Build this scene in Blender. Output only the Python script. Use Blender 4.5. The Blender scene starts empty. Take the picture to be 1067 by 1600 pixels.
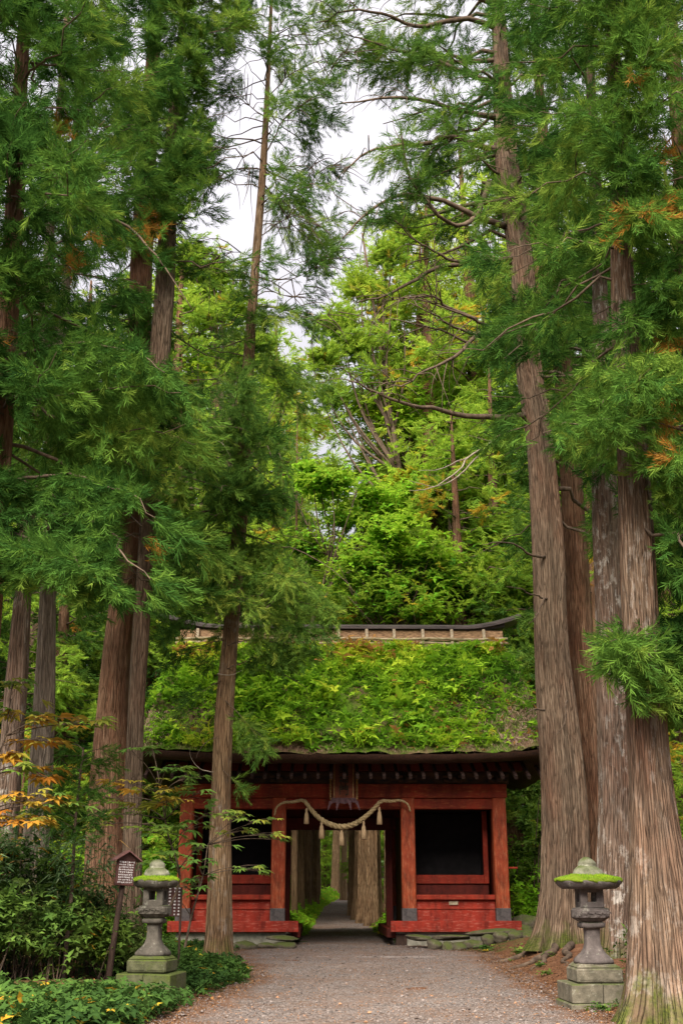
import bpy, math, random
import numpy as np
from mathutils import Vector, Matrix
PI = math.pi
random.seed(7)
C = bpy.context.scene.collection

# ------------------------------------------------------------------ camera maths
F, EYE, PITCH = 1750.0, 1.4, math.atan(590 / 1750.0)
CP, SP = math.cos(PITCH), math.sin(PITCH)

def P(u, v, Y):
    """world point at distance Y in front of the camera that is seen at photo pixel u, v"""
    x, y = (u - 533.5) / F, (800 - v) / F
    d = (x, CP - y * SP, SP + y * CP)
    t = Y / d[1]
    return np.array((d[0] * t, Y, EYE + d[2] * t))

def camdepth(p):
    return p[1] * CP + (p[2] - EYE) * SP

def proj(p):
    z = p[:, 2] - EYE
    dep = np.maximum(p[:, 1] * CP + z * SP, .01)
    return 533.5 + F * p[:, 0] / dep, 800 - F * (-p[:, 1] * SP + z * CP) / dep, dep

def sstep(a, b, x):
    t = np.clip((np.asarray(x, float) - a) / (b - a), 0, 1)
    return t * t * (3 - 2 * t)

def vn(p, f, seed=0.0):
    """smooth cheap noise in 3D, about -1..1"""
    p = np.asarray(p) * f
    x, y, z = p[:, 0], p[:, 1], p[:, 2]
    s = seed
    return (np.sin(x * 1.3 + 1.7 * np.sin(y * .9 + s) + s) + np.sin(y * 1.1 + 1.9 * np.sin(z * 1.2 + s * 2) + s * 3)
            + np.sin(z * 1.4 + 1.6 * np.sin(x * 1.05 + s * 1.3) + s * 5)) / 2.2

# ------------------------------------------------------------------ ground shape
YK = [-400, 0, 26, 30, 34, 60, 90, 130, 260]
ZK = [0, 0, 0, .06, .1, .48, .66, 3, 14]
def path_c(y):
    return np.interp(y, [0, 12, 16, 20, 26, 29, 31, 34, 60, 75, 90, 110], [.45, .45, .6, .8, .4, .25, .1, .05, -.2, -.05, .25, 1.6])
def path_w(y):
    return np.interp(y, [0, 12, 14, 20, 24, 27.5, 29.5, 30.5, 34, 60, 90, 110], [2.9, 2.75, 2.55, 2.3, 2.7, 3.1, 2.0, 1.35, 1.25, 1.0, .75, .7])
def H(x, y):
    x = np.asarray(x, float); y = np.asarray(y, float)
    b = np.interp(y, YK, ZK)
    d = x - path_c(y); w = path_w(y)
    sl = sstep(w - .15, w + 2.2, -d); sr = sstep(w - .2, w + 1.7, d)
    near = 1 - sstep(27, 30, y)
    b = b + sl * (.20 * near + .12) + sr * (.26 * near + .1)
    out = np.maximum(sl, sr)
    b = b + out * .05 * (np.sin(x * 2.1 + np.sin(y * 1.3)) + np.sin(y * 1.7 + 1.3 * np.sin(x * 1.1)))
    far = sstep(8, 60, np.abs(x))
    return b + far * 2.2
def Hs(x, y):
    return float(H(np.array([x]), np.array([y]))[0])

# ------------------------------------------------------------------ mesh helpers
def mesh_obj(name, verts, faces, mat=None, parent=None, smooth=False, attrs=None, uv=None, mats=None, midx=None):
    """verts (n,3); faces either (m,k) array or list of such arrays"""
    if not isinstance(faces, list): faces = [faces]
    faces = [np.asarray(f, np.int32) for f in faces if len(f)]
    me = bpy.data.meshes.new(name)
    verts = np.asarray(verts, np.float32)
    me.vertices.add(len(verts)); me.vertices.foreach_set('co', verts.ravel())
    loops = np.concatenate([f.ravel() for f in faces])
    sizes = np.concatenate([np.full(len(f), f.shape[1], np.int32) for f in faces])
    starts = np.concatenate([[0], np.cumsum(sizes)[:-1]]).astype(np.int32)
    me.loops.add(len(loops)); me.loops.foreach_set('vertex_index', loops)
    me.polygons.add(len(sizes)); me.polygons.foreach_set('loop_start', starts)
    me.update(calc_edges=True)
    me.polygons.foreach_set('use_smooth', np.full(len(sizes), bool(smooth)))
    for k, a in (attrs or {}).items():
        at = me.attributes.new(k, 'FLOAT', 'POINT'); at.data.foreach_set('value', np.asarray(a, np.float32))
    if uv is not None:
        l = me.uv_layers.new(name='UVMap'); l.data.foreach_set('uv', np.asarray(uv, np.float32)[loops].ravel())
    if mat: me.materials.append(mat)
    o = bpy.data.objects.new(name, me); C.objects.link(o)
    if parent: o.parent = parent
    return o

class MB:
    """collects shapes into one mesh"""
    def __init__(s): s.v = []; s.q = []; s.t = []; s.n = 0
    def add(s, v, q=(), t=()):
        s.v.append(np.asarray(v, float).reshape(-1, 3))
        if len(q): s.q.append(np.asarray(q, int) + s.n)
        if len(t): s.t.append(np.asarray(t, int) + s.n)
        s.n += len(s.v[-1]); return s
    def box(s, c, d, rot=None, taper=1.0, bev=0.0):
        """box centred at c, size d, bevelled edges when bev > 0"""
        hx, hy, hz = d[0] / 2, d[1] / 2, d[2] / 2
        b = min(bev, hx * .45, hy * .45, hz * .45)
        if b > 0:
            prof = [(-1, 0), (-1, 1)]
            rings = []
            for z, i in ((-hz, b), (-hz + b, 0), (hz - b, 0), (hz, b)):
                k = taper if z > 0 else 1
                x, y = (hx - i) * k, (hy - i) * k
                e = b if i == 0 else b * .5
                rings.append([(-x + e, -y, z), (x - e, -y, z), (x, -y + e, z), (x, y - e, z), (x - e, y, z), (-x + e, y, z), (-x, y - e, z), (-x, -y + e, z)])
            v = np.array(rings).reshape(-1, 3); q = []
            for r in range(3):
                for k in range(8):
                    a = r * 8 + k; c2 = r * 8 + (k + 1) % 8
                    q.append((a, c2, c2 + 8, a + 8))
            q += [(7, 2, 1, 0), (7, 6, 3, 2), (6, 5, 4, 3), (24, 25, 26, 31), (31, 26, 27, 30), (30, 27, 28, 29)]
        else:
            v = np.array([(sx * hx * (taper if sz > 0 else 1), sy * hy * (taper if sz > 0 else 1), sz * hz) for sz in (-1, 1) for sx, sy in ((-1, -1), (1, -1), (1, 1), (-1, 1))])
            q = [(3, 2, 1, 0), (4, 5, 6, 7), (0, 1, 5, 4), (1, 2, 6, 5), (2, 3, 7, 6), (3, 0, 4, 7)]
        if rot is not None: v = v @ np.array(rot).T
        return s.add(v + np.array(c), q)
    def loft(s, rings, cap=True, closed=True):
        rings = np.asarray(rings, float); m, k = rings.shape[:2]
        v = rings.reshape(-1, 3); q = []
        kk = k if closed else k - 1
        for r in range(m - 1):
            for j in range(kk):
                a, b = r * k + j, r * k + (j + 1) % k
                q.append((a, b, b + k, a + k))
        t = []
        if cap:
            c0, c1 = len(v), len(v) + 1
            v = np.vstack([v, rings[0].mean(0), rings[-1].mean(0)])
            for j in range(k):
                t.append((c0, (j + 1) % k, j)); t.append((c1, (m - 1) * k + j, (m - 1) * k + (j + 1) % k))
        return s.add(v, q, t)
    def tube(s, pts, rad, k=8):
        pts = np.asarray(pts, float); n = len(pts)
        rad = np.broadcast_to(rad, (n,))
        tan = np.gradient(pts, axis=0); tan /= np.linalg.norm(tan, axis=1)[:, None] + 1e-9
        ref = np.array((.13, .21, .97)) if abs(tan[0][2]) < .9 else np.array((.9, .3, .1))
        rings = []
        for i in range(n):
            a = np.cross(tan[i], ref); a /= np.linalg.norm(a) + 1e-9
            b = np.cross(tan[i], a)
            th = np.arange(k) * 2 * PI / k
            rings.append(pts[i] + rad[i] * (np.cos(th)[:, None] * a + np.sin(th)[:, None] * b))
        return s.loft(rings)
    def lathe(s, prof, c=(0, 0, 0), k=24, sq=0.0, rotz=0.0):
        """profile of (radius, z); sq bends the circle towards a square"""
        rings = []
        th = np.arange(k) * 2 * PI / k
        for r, z in prof:
            m = 1 / np.maximum(np.abs(np.cos(th)), np.abs(np.sin(th)))
            rr = r * (1 - sq + sq * m)
            rings.append(np.c_[c[0] + rr * np.cos(th + rotz), c[1] + rr * np.sin(th + rotz), np.full(k, c[2] + z)])
        return s.loft(rings)
    def build(s, name, mat, parent=None, smooth=False, **kw):
        v = np.vstack(s.v); f = []
        if s.q: f.append(np.vstack(s.q))
        if s.t: f.append(np.vstack(s.t))
        return mesh_obj(name, v, f, mat, parent, smooth, **kw)

def rot_from(d, roll):
    """(n,3,3): local x along d, rolled about it"""
    d = d / (np.linalg.norm(d, axis=1)[:, None] + 1e-9)
    up = np.tile(np.array((0., 0., 1.)), (len(d), 1)); up[np.abs(d[:, 2]) > .95] = (1., 0, 0)
    y = np.cross(up, d); y /= np.linalg.norm(y, axis=1)[:, None] + 1e-9
    z = np.cross(d, y)
    c, s_ = np.cos(roll)[:, None], np.sin(roll)[:, None]
    return np.stack([d, c * y + s_ * z, -s_ * y + c * z], axis=2)

def stamp(templates, pos, R, sc, rng):
    """copies of small templates -> verts, quads, index of the instance of each vertex"""
    V, Q, I = [], [], []; off = 0
    which = rng.integers(0, len(templates), len(pos))
    for k, (tv, tq) in enumerate(templates):
        ix = np.where(which == k)[0]
        if not len(ix): continue
        vv = np.einsum('nij,mj->nmi', R[ix], tv) * sc[ix][:, None, None] + pos[ix][:, None, :]
        qq = tq[None] + (np.arange(len(ix)) * len(tv))[:, None, None] + off
        V.append(vv.reshape(-1, 3)); Q.append(qq.reshape(-1, tq.shape[1])); I.append(np.repeat(ix, len(tv)))
        off += len(ix) * len(tv)
    return np.vstack(V), np.vstack(Q), np.concatenate(I)

def tag(o, label=None, cat=None, group=None, kind=None):
    if label: o['label'] = label
    if cat: o['category'] = cat
    if group: o['group'] = group
    if kind: o['kind'] = kind
    return o
def thing(name, label, cat, loc=(0, 0, 0), rz=0, group=None):
    o = bpy.data.objects.new(name, None); C.objects.link(o)
    o.empty_display_size = .2
    o.location = loc; o.rotation_euler = (0, 0, rz)
    return tag(o, label, cat, group)

# ------------------------------------------------------------------ materials
def new_mat(name):
    m = bpy.data.materials.new(name); m.use_nodes = True
    nt = m.node_tree; nt.nodes.clear()
    return m, nt, nt.nodes.new('ShaderNodeOutputMaterial')
def N(nt, kind, **kw):
    n = nt.nodes.new('ShaderNode' + kind)
    for k, v in kw.items():
        if k in n.inputs: n.inputs[k].default_value = v
        else: setattr(n, k, v)
    return n
def ramp(nt, src, stops):
    r = nt.nodes.new('ShaderNodeValToRGB')
    e = r.color_ramp.elements
    while len(e) < len(stops): e.new(.5)
    for el, (p, c) in zip(e, stops): el.position = p; el.color = (*c, 1)
    nt.links.new(src, r.inputs[0]); return r.outputs[0]
def mixc(nt, fac, a, b, mode='MIX'):
    m = nt.nodes.new('ShaderNodeMix'); m.data_type = 'RGBA'; m.blend_type = mode
    for sock, val in ((m.inputs[0], fac), (m.inputs[6], a), (m.inputs[7], b)):
        if isinstance(val, (int, float)): sock.default_value = val
        elif isinstance(val, tuple): sock.default_value = (*val, 1)
        else: nt.links.new(val, sock)
    return m.outputs[2]
def mth(nt, op, a, b=None, c=None, clamp=False):
    m = nt.nodes.new('ShaderNodeMath'); m.operation = op; m.use_clamp = clamp
    for i, v in enumerate((a, b, c)):
        if v is None: continue
        if isinstance(v, (int, float)): m.inputs[i].default_value = v
        else: nt.links.new(v, m.inputs[i])
    return m.outputs[0]
def coords(nt, which='Object', scale=(1, 1, 1)):
    t = nt.nodes.new('ShaderNodeTexCoord'); mp = nt.nodes.new('ShaderNodeMapping')
    mp.inputs['Scale'].default_value = scale
    nt.links.new(t.outputs[which], mp.inputs[0]); return mp.outputs[0]
def noise(nt, vec, scale, detail=4, rough=.6, out=0, dist=0.0):
    n = nt.nodes.new('ShaderNodeTexNoise'); n.inputs['Scale'].default_value = scale
    n.inputs['Detail'].default_value = detail; n.inputs['Roughness'].default_value = rough
    n.inputs['Distortion'].default_value = dist
    nt.links.new(vec, n.inputs['Vector']); return n.outputs[out]
def attr(nt, name):
    a = nt.nodes.new('ShaderNodeAttribute'); a.attribute_name = name; return a.outputs['Fac']
def finish(nt, out, col, rough=.8, bump=None, bstr=.5, bdist=.02, spec=.3):
    b = nt.nodes.new('ShaderNodeBsdfPrincipled')
    if isinstance(col, tuple): b.inputs['Base Color'].default_value = (*col, 1)
    else: nt.links.new(col, b.inputs['Base Color'])
    if isinstance(rough, (int, float)): b.inputs['Roughness'].default_value = rough
    else: nt.links.new(rough, b.inputs['Roughness'])
    b.inputs['Specular IOR Level'].default_value = spec
    if bump is not None:
        bp = nt.nodes.new('ShaderNodeBump'); bp.inputs['Strength'].default_value = bstr; bp.inputs['Distance'].default_value = bdist
        nt.links.new(bump, bp.inputs['Height']); nt.links.new(bp.outputs[0], b.inputs['Normal'])
    nt.links.new(b.outputs[0], out.inputs[0]); return b

def leaf_mat(name, stops, trans=.35, gloss=.12):
    """leaf colour follows the per-leaf attribute 'tint'"""
    m, nt, out = new_mat(name)
    col = ramp(nt, attr(nt, 'tint'), stops)
    d = N(nt, 'BsdfDiffuse'); t = N(nt, 'BsdfTranslucent'); g = N(nt, 'BsdfGlossy', Roughness=.45)
    nt.links.new(col, d.inputs[0])
    tc = mixc(nt, .55, col, (.42, .50, .05), 'MIX') if trans > .4 else col
    nt.links.new(tc, t.inputs[0])
    g.inputs[0].default_value = (.6, .65, .6, 1)
    m1 = N(nt, 'MixShader'); m1.inputs[0].default_value = trans
    nt.links.new(d.outputs[0], m1.inputs[1]); nt.links.new(t.outputs[0], m1.inputs[2])
    if gloss:
        fr = N(nt, 'Fresnel', IOR=1.3); mu = mth(nt, 'MULTIPLY', fr.outputs[0], gloss * 1.5)
        m2 = N(nt, 'MixShader'); nt.links.new(mu, m2.inputs[0])
        nt.links.new(m1.outputs[0], m2.inputs[1]); nt.links.new(g.outputs[0], m2.inputs[2])
        nt.links.new(m2.outputs[0], out.inputs[0])
    else: nt.links.new(m1.outputs[0], out.inputs[0])
    return m

ORANGE = [(.90, (.30, .13, .02)), (1.0, (.45, .20, .03))]
M = {}
M['needle'] = leaf_mat('needle', [(0, (.018, .050, .012)), (.35, (.046, .116, .022)), (.7, (.105, .200, .030)), (.86, (.20, .29, .045)), (.90, (.22, .11, .025)), (1, (.36, .17, .03))], .30, 0)  # darker copy for near cedars, their shade put into the leaf colour
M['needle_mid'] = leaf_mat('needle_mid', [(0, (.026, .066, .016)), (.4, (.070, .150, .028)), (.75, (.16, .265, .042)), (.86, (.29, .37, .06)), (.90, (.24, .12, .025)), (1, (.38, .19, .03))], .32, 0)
M['needle_pale'] = leaf_mat('needle_pale', [(0, (.06, .15, .025)), (.4, (.19, .34, .04)), (.75, (.36, .50, .06)), (.86, (.50, .58, .08)), (.90, (.34, .20, .03)), (1, (.50, .28, .03))], .45, 0)  # brighter copy for the far stand, sunlight put into the leaf colour
M['broad'] = leaf_mat('broad', [(0, (.05, .16, .018)), (.4, (.14, .36, .022)), (.75, (.27, .52, .03)), (.88, (.45, .60, .035)), (.92, (.46, .34, .03)), (1, (.50, .28, .03))], .45, .05)
M['under'] = leaf_mat('under', [(0, (.026, .058, .016)), (.4, (.068, .135, .028)), (.75, (.14, .225, .04)), (.88, (.18, .28, .04)), (.92, (.40, .28, .03)), (1, (.50, .26, .03))], .3, .02)
M['shrub'] = leaf_mat('shrub', [(0, (.034, .065, .018)), (.45, (.078, .132, .034)), (.8, (.15, .21, .05)), (.86, (.26, .27, .08)), (1, (.36, .22, .08))], .28, .06)
M['sasa'] = leaf_mat('sasa', [(0, (.05, .11, .035)), (.5, (.12, .20, .08)), (.8, (.21, .28, .14)), (.9, (.40, .27, .10)), (1, (.50, .28, .09))], .3, .16)
M['autumn'] = leaf_mat('autumn', [(0, (.08, .20, .04)), (.4, (.17, .28, .05)), (.65, (.34, .34, .05)), (.8, (.48, .30, .04)), (1, (.50, .20, .03))], .4, .10)
M['roofleaf'] = leaf_mat('roofleaf', [(0, (.05, .14, .016)), (.35, (.17, .36, .026)), (.65, (.33, .54, .035)), (.85, (.54, .66, .05)), (.92, (.56, .54, .05)), (1, (.40, .20, .06))], .4, .05)
M['litter'] = leaf_mat('litter', [(0, (.05, .03, .02)), (.4, (.13, .07, .035)), (.7, (.22, .11, .05)), (.9, (.42, .20, .07)), (1, (.50, .30, .10))], .1, .05)

def bark_mat(name, dark, mid, light, red=(.20, .075, .04), redamt=.35, moss=.9, lichen=0.0):
    m, nt, out = new_mat(name)
    uv = nt.nodes.new('ShaderNodeUVMap'); uv.uv_map = 'UVMap'
    def sc(x, y):
        mp = nt.nodes.new('ShaderNodeMapping'); mp.inputs['Scale'].default_value = (x, y, 1)
        nt.links.new(uv.outputs[0], mp.inputs[0]); return mp.outputs[0]
    f1 = noise(nt, sc(1, .10), 40, 7, .68, dist=.35); f2 = noise(nt, sc(1, .05), 15, 5, .6); big = noise(nt, sc(1, .3), 1.6, 4, .6)
    vo = nt.nodes.new('ShaderNodeTexVoronoi'); vo.feature = 'DISTANCE_TO_EDGE'; vo.inputs['Scale'].default_value = 30
    nt.links.new(sc(1, .05), vo.inputs['Vector'])
    crack = ramp(nt, vo.outputs['Distance'], [(0, (0, 0, 0)), (.11, (1, 1, 1))])
    fib = mth(nt, 'ADD', mth(nt, 'MULTIPLY', f1, .6), mth(nt, 'MULTIPLY', f2, .4))
    col = ramp(nt, fib, [(.30, dark), (.50, mid), (.68, light)])
    col = mixc(nt, mth(nt, 'MULTIPLY', ramp(nt, big, [(.45, (0, 0, 0)), (.70, (1, 1, 1))]), redamt), col, red)
    col = mixc(nt, mth(nt, 'MULTIPLY', mth(nt, 'SUBTRACT', 1.0, crack), .40), col, tuple(c * .35 for c in dark))
    if lichen:
        ln = noise(nt, sc(1, .45), 7, 6, .75)
        lo = noise(nt, sc(1, .25), 1.3, 3, .6)
        lf = mth(nt, 'MULTIPLY', ramp(nt, ln, [(.52, (0, 0, 0)), (.60, (1, 1, 1))]), ramp(nt, lo, [(.40, (0, 0, 0)), (.55, (1, 1, 1))]))
        col = mixc(nt, mth(nt, 'MULTIPLY', lf, lichen), col, (.46, .43, .40))
    tone = noise(nt, sc(1, .5), .9, 5, .65)
    col = mixc(nt, 1.0, col, ramp(nt, tone, [(.3, (.62, .60, .60)), (.7, (1.25, 1.2, 1.15))]), 'MULTIPLY')
    hg = attr(nt, 'hgt')
    mn = noise(nt, sc(1, .3), 5, 5, .7)
    mf = mth(nt, 'MULTIPLY', mth(nt, 'SUBTRACT', mth(nt, 'MULTIPLY', mn, 3.6), mth(nt, 'MULTIPLY_ADD', hg, 1.5, 1.15)), moss * 1.6, clamp=True)
    mosscol = ramp(nt, noise(nt, sc(1, 1), 40, 3), [(.3, (.028, .040, .010)), (.7, (.095, .105, .020))])
    col = mixc(nt, mf, col, mosscol)
    hgt = mth(nt, 'ADD', mth(nt, 'MULTIPLY', f1, .8), mth(nt, 'ADD', crack, mth(nt, 'MULTIPLY', f2, .7)))
    finish(nt, out, col, .9, hgt, .85, .03, .12)
    return m
M['bark'] = bark_mat('bark', (.048, .033, .024), (.165, .118, .085), (.30, .235, .18), moss=.8)
M['bark_red'] = bark_mat('bark_red', (.065, .038, .023), (.22, .125, .080), (.38, .26, .18), redamt=.65, moss=.5)
M['bark_pale'] = bark_mat('bark_pale', (.058, .040, .031), (.19, .135, .105), (.33, .265, .22), lichen=.9, moss=.6)
M['bark_tan'] = bark_mat('bark_tan', (.045, .031, .023), (.158, .108, .077), (.30, .225, .168), lichen=.35, redamt=.4, moss=.9)
M['bark_lit'] = bark_mat('bark_lit', (.055, .036, .022), (.215, .140, .082), (.39, .28, .172), lichen=.3, redamt=.25, moss=.6)
M['bark_grey'] = bark_mat('bark_grey', (.08, .065, .055), (.27, .22, .18), (.46, .40, .34), redamt=.15, moss=.5)
M['bark_gold'] = bark_mat('bark_gold', (.07, .040, .023), (.25, .160, .092), (.47, .345, .215), redamt=.2, moss=1.0)
def plain_bark():
    m, nt, out = new_mat('limb_bark')
    n = noise(nt, coords(nt, 'Object'), 9, 5, .65)
    finish(nt, out, ramp(nt, n, [(.3, (.035, .024, .018)), (.7, (.15, .105, .075))]), .9, n, .6, .02, .2); return m
M['limb'] = plain_bark()
def lit_limb():
    m, nt, out = new_mat('lit_limb')
    n = noise(nt, coords(nt, 'Object'), 9, 5, .65)
    finish(nt, out, ramp(nt, n, [(.3, (.13, .10, .075)), (.7, (.34, .29, .24))]), .9, n, .6, .02, .2); return m
M['lit_limb'] = lit_limb()  # lighter copy of the limb bark, light on thin branches put into colour

def red_wood(name, base, worn, dark, wear_sheen_amt=.5, along=(1, 6, 6)):
    m, nt, out = new_mat(name)
    co = coords(nt, 'Object', along)
    g = noise(nt, co, 6, 6, .65); b = noise(nt, coords(nt, 'Object'), 1.3, 4, .6); s = noise(nt, coords(nt, 'Object'), 28, 3, .6)
    col = mixc(nt, ramp(nt, b, [(.35, (0, 0, 0)), (.65, (1, 1, 1))]), base, dark)
    wf = mth(nt, 'MULTIPLY', ramp(nt, g, [(.52, (0, 0, 0)), (.68, (1, 1, 1))]), wear_sheen_amt)
    col = mixc(nt, wf, col, worn)  # worn patches, plus the sheen painted into worn on the boards
    col = mixc(nt, mth(nt, 'MULTIPLY', ramp(nt, s, [(.60, (0, 0, 0)), (.72, (1, 1, 1))]), .45), col, tuple(c * .4 for c in dark))
    st = noise(nt, coords(nt, 'Object', (1, 1, .35)), 3.2, 6, .72)
    col = mixc(nt, 1.0, col, ramp(nt, st, [(.34, (.42, .40, .40)), (.52, (1, 1, 1)), (.72, (1.2, 1.25, 1.3))]), 'MULTIPLY')
    finish(nt, out, col, mth(nt, 'MULTIPLY_ADD', g, .4, .45), g, .3, .01, .18); return m
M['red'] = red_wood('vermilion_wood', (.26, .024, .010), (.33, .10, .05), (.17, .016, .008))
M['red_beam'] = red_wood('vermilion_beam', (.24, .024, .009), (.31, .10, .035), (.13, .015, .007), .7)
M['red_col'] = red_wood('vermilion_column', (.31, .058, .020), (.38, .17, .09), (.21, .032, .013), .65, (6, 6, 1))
M['red_bright'] = red_wood('vermilion_board', (.29, .026, .013), (.40, .15, .11), (.20, .018, .010), .6)  # worn colour and amount also hold a painted whitish sheen
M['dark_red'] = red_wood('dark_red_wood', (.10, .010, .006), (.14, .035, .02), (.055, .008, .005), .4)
def simple(name, a, b, scale=6, rough=.85, bstr=.4, bdist=.01, sc=(1, 1, 1), detail=5, lo=.35, hi=.65, spec=.3):
    m, nt, out = new_mat(name)
    n = noise(nt, coords(nt, 'Object', sc), scale, detail, .65)
    finish(nt, out, ramp(nt, n, [(lo, a), (hi, b)]), rough, n, bstr, bdist, spec); return m
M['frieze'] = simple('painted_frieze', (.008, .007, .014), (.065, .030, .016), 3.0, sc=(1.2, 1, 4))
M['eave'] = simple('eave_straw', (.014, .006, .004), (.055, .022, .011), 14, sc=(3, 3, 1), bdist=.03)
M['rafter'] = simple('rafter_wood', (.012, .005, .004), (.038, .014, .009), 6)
M['metal'] = simple('aged_copper_sleeve', (.035, .030, .032), (.10, .085, .085), 8, .6)
M['ridge_metal'] = simple('dark_ridge_copper', (.028, .020, .022), (.075, .055, .056), 4, .55, sc=(.5, 3, 3))
M['ridge_straw'] = simple('ridge_straw', (.10, .055, .03), (.36, .22, .12), 7, sc=(1, 1, 4))
M['batten'] = simple('weathered_batten', (.20, .15, .10), (.46, .38, .28), 10, sc=(2, 2, 1))
M['pole'] = simple('mossy_ridge_pole', (.13, .10, .05), (.42, .34, .22), 8, sc=(.6, 2, 2))
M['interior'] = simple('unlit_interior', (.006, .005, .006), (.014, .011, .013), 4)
M['rope'] = simple('straw_rope', (.27, .19, .09), (.50, .38, .22), 26, .9, sc=(1, 1, 1))
M['tassel'] = simple('straw_tassel', (.30, .20, .11), (.52, .37, .23), 30, .9, sc=(4, 4, .4))
M['gilt'] = simple('dull_gilt_frame', (.10, .045, .012), (.26, .13, .035), 20, .5)
M['plaque'] = simple('plaque_board', (.075, .018, .009), (.13, .035, .015), 9)
M['ink'] = simple('dark_ink', (.006, .010, .006), (.016, .022, .014), 9)
M['cloth'] = simple('faded_purple_cloth', (.035, .016, .02), (.085, .042, .05), 14)
M['sign_wood'] = simple('sign_red_brown', (.05, .018, .016), (.11, .045, .040), 12, .7)
M['sign_roof'] = simple('sign_roof_tin', (.13, .055, .055), (.20, .095, .09), 9, .5)
M['sign_post'] = simple('dark_post', (.022, .012, .009), (.065, .038, .028), 9, sc=(4, 4, .6))
M['white_paint'] = simple('white_paint', (.50, .46, .47), (.78, .74, .75), 30, .7)
def stone_mat(name, a, b, moss_amt=.5, mossz=(0, 1), scale=7, bd=.02, lich=.3):
    m, nt, out = new_mat(name)
    co = coords(nt, 'Object'); n = noise(nt, co, scale, 8, .7); n2 = noise(nt, co, 2.2, 4, .6); n3 = noise(nt, co, 60, 3, .7)
    col = ramp(nt, n, [(.3, a), (.7, b)])
    col = mixc(nt, mth(nt, 'MULTIPLY', ramp(nt, noise(nt, co, 11, 5, .7), [(.58, (0, 0, 0)), (.66, (1, 1, 1))]), lich), col, (.40, .40, .33))
    ge = nt.nodes.new('ShaderNodeNewGeometry'); sx = nt.nodes.new('ShaderNodeSeparateXYZ'); nt.links.new(ge.outputs['Normal'], sx.inputs[0])
    mf = mth(nt, 'MULTIPLY', mth(nt, 'ADD', mth(nt, 'MULTIPLY', n2, 2.2), mth(nt, 'MULTIPLY_ADD', sx.outputs[2], .6, -1.85 + moss_amt)), 2.2, clamp=True)
    mc = ramp(nt, n3, [(.3, (.028, .042, .010)), (.7, (.085, .11, .016))])
    col = mixc(nt, mth(nt, 'MULTIPLY', mf, .85), col, mc)
    finish(nt, out, col, .92, mth(nt, 'ADD', n, mth(nt, 'MULTIPLY', n3, .3)), .6, bd, .2); return m
M['lantern'] = stone_mat('lantern_stone', (.045, .038, .036), (.145, .12, .115), .25)
M['lantern_base'] = stone_mat('lantern_base_stone', (.055, .05, .036), (.19, .165, .125), .55)
M['lantern_mossy'] = stone_mat('mossy_base_stone', (.035, .038, .02), (.11, .11, .06), .85, lich=.1)
M['lantern_dark'] = stone_mat('dark_lantern_stone', (.035, .032, .026), (.115, .10, .085), .25)
M['lantern_top'] = stone_mat('lantern_finial_stone', (.08, .085, .05), (.30, .29, .22), .5, lich=.8)
M['plinth'] = stone_mat('plinth_stone', (.13, .125, .10), (.34, .32, .27), .25, lich=.5)
M['rock'] = stone_mat('rough_rock', (.05, .042, .03), (.17, .14, .105), .62, lich=.2)
M['kerb'] = stone_mat('kerb_stone', (.15, .125, .12), (.30, .26, .245), .0)
def moss_mat():
    m, nt, out = new_mat('bright_moss')
    co = coords(nt, 'Object'); n = noise(nt, co, 55, 4, .7); n2 = noise(nt, co, 6, 4, .6)
    col = mixc(nt, n2, ramp(nt, n, [(.3, (.05, .08, .008)), (.7, (.16, .23, .014))]), (.17, .23, .02))
    finish(nt, out, col, .95, n, .8, .02, .1); return m
M['moss'] = moss_mat()

def thatch_mat():
    m, nt, out = new_mat('old_thatch')
    co = coords(nt, 'Object', (9, 1.2, 1.2)); n = noise(nt, co, 5, 7, .7); b = noise(nt, coords(nt, 'Object'), .9, 5, .65); s = noise(nt, coords(nt, 'Object'), 16, 4, .7)
    col = ramp(nt, n, [(.3, (.06, .034, .022)), (.6, (.22, .135, .09)), (.75, (.36, .25, .18))])
    mosscol = ramp(nt, s, [(.3, (.035, .075, .010)), (.7, (.13, .22, .02))])
    col = mixc(nt, ramp(nt, b, [(.40, (0, 0, 0)), (.55, (1, 1, 1))]), col, mosscol)
    finish(nt, out, col, .95, mth(nt, 'ADD', n, s), .9, .05, .1); return m
M['thatch'] = thatch_mat()
def straw_mat():
    m, nt, out = new_mat('loose_straw')
    col = ramp(nt, attr(nt, 'tint'), [(0, (.08, .045, .03)), (.5, (.27, .17, .12)), (1, (.52, .38, .29))])
    finish(nt, out, col, .9); return m
M['straw'] = straw_mat()

def ground_mat():
    m, nt, out = new_mat('forest_floor')
    co = coords(nt, 'Object'); a = noise(nt, co, .55, 5, .6); f = noise(nt, co, 14, 6, .75); g = noise(nt, co, 45, 4, .7); md = noise(nt, co, 3, 5, .65)
    dirt = ramp(nt, mth(nt, 'ADD', mth(nt, 'MULTIPLY', f, .55), mth(nt, 'MULTIPLY', md, .45)), [(.32, (.045, .022, .013)), (.52, (.15, .070, .038)), (.70, (.27, .15, .09))])
    green = ramp(nt, g, [(.3, (.018, .04, .010)), (.7, (.07, .12, .022))])
    gf = attr(nt, 'green')
    k = mth(nt, 'MULTIPLY', mth(nt, 'SUBTRACT', mth(nt, 'ADD', md, gf), .95), 4.0, clamp=True)
    col = mixc(nt, k, dirt, green)
    finish(nt, out, col, .95, mth(nt, 'ADD', f, mth(nt, 'MULTIPLY', g, .5)), .8, .04, .1); return m
M['ground'] = ground_mat()
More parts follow.
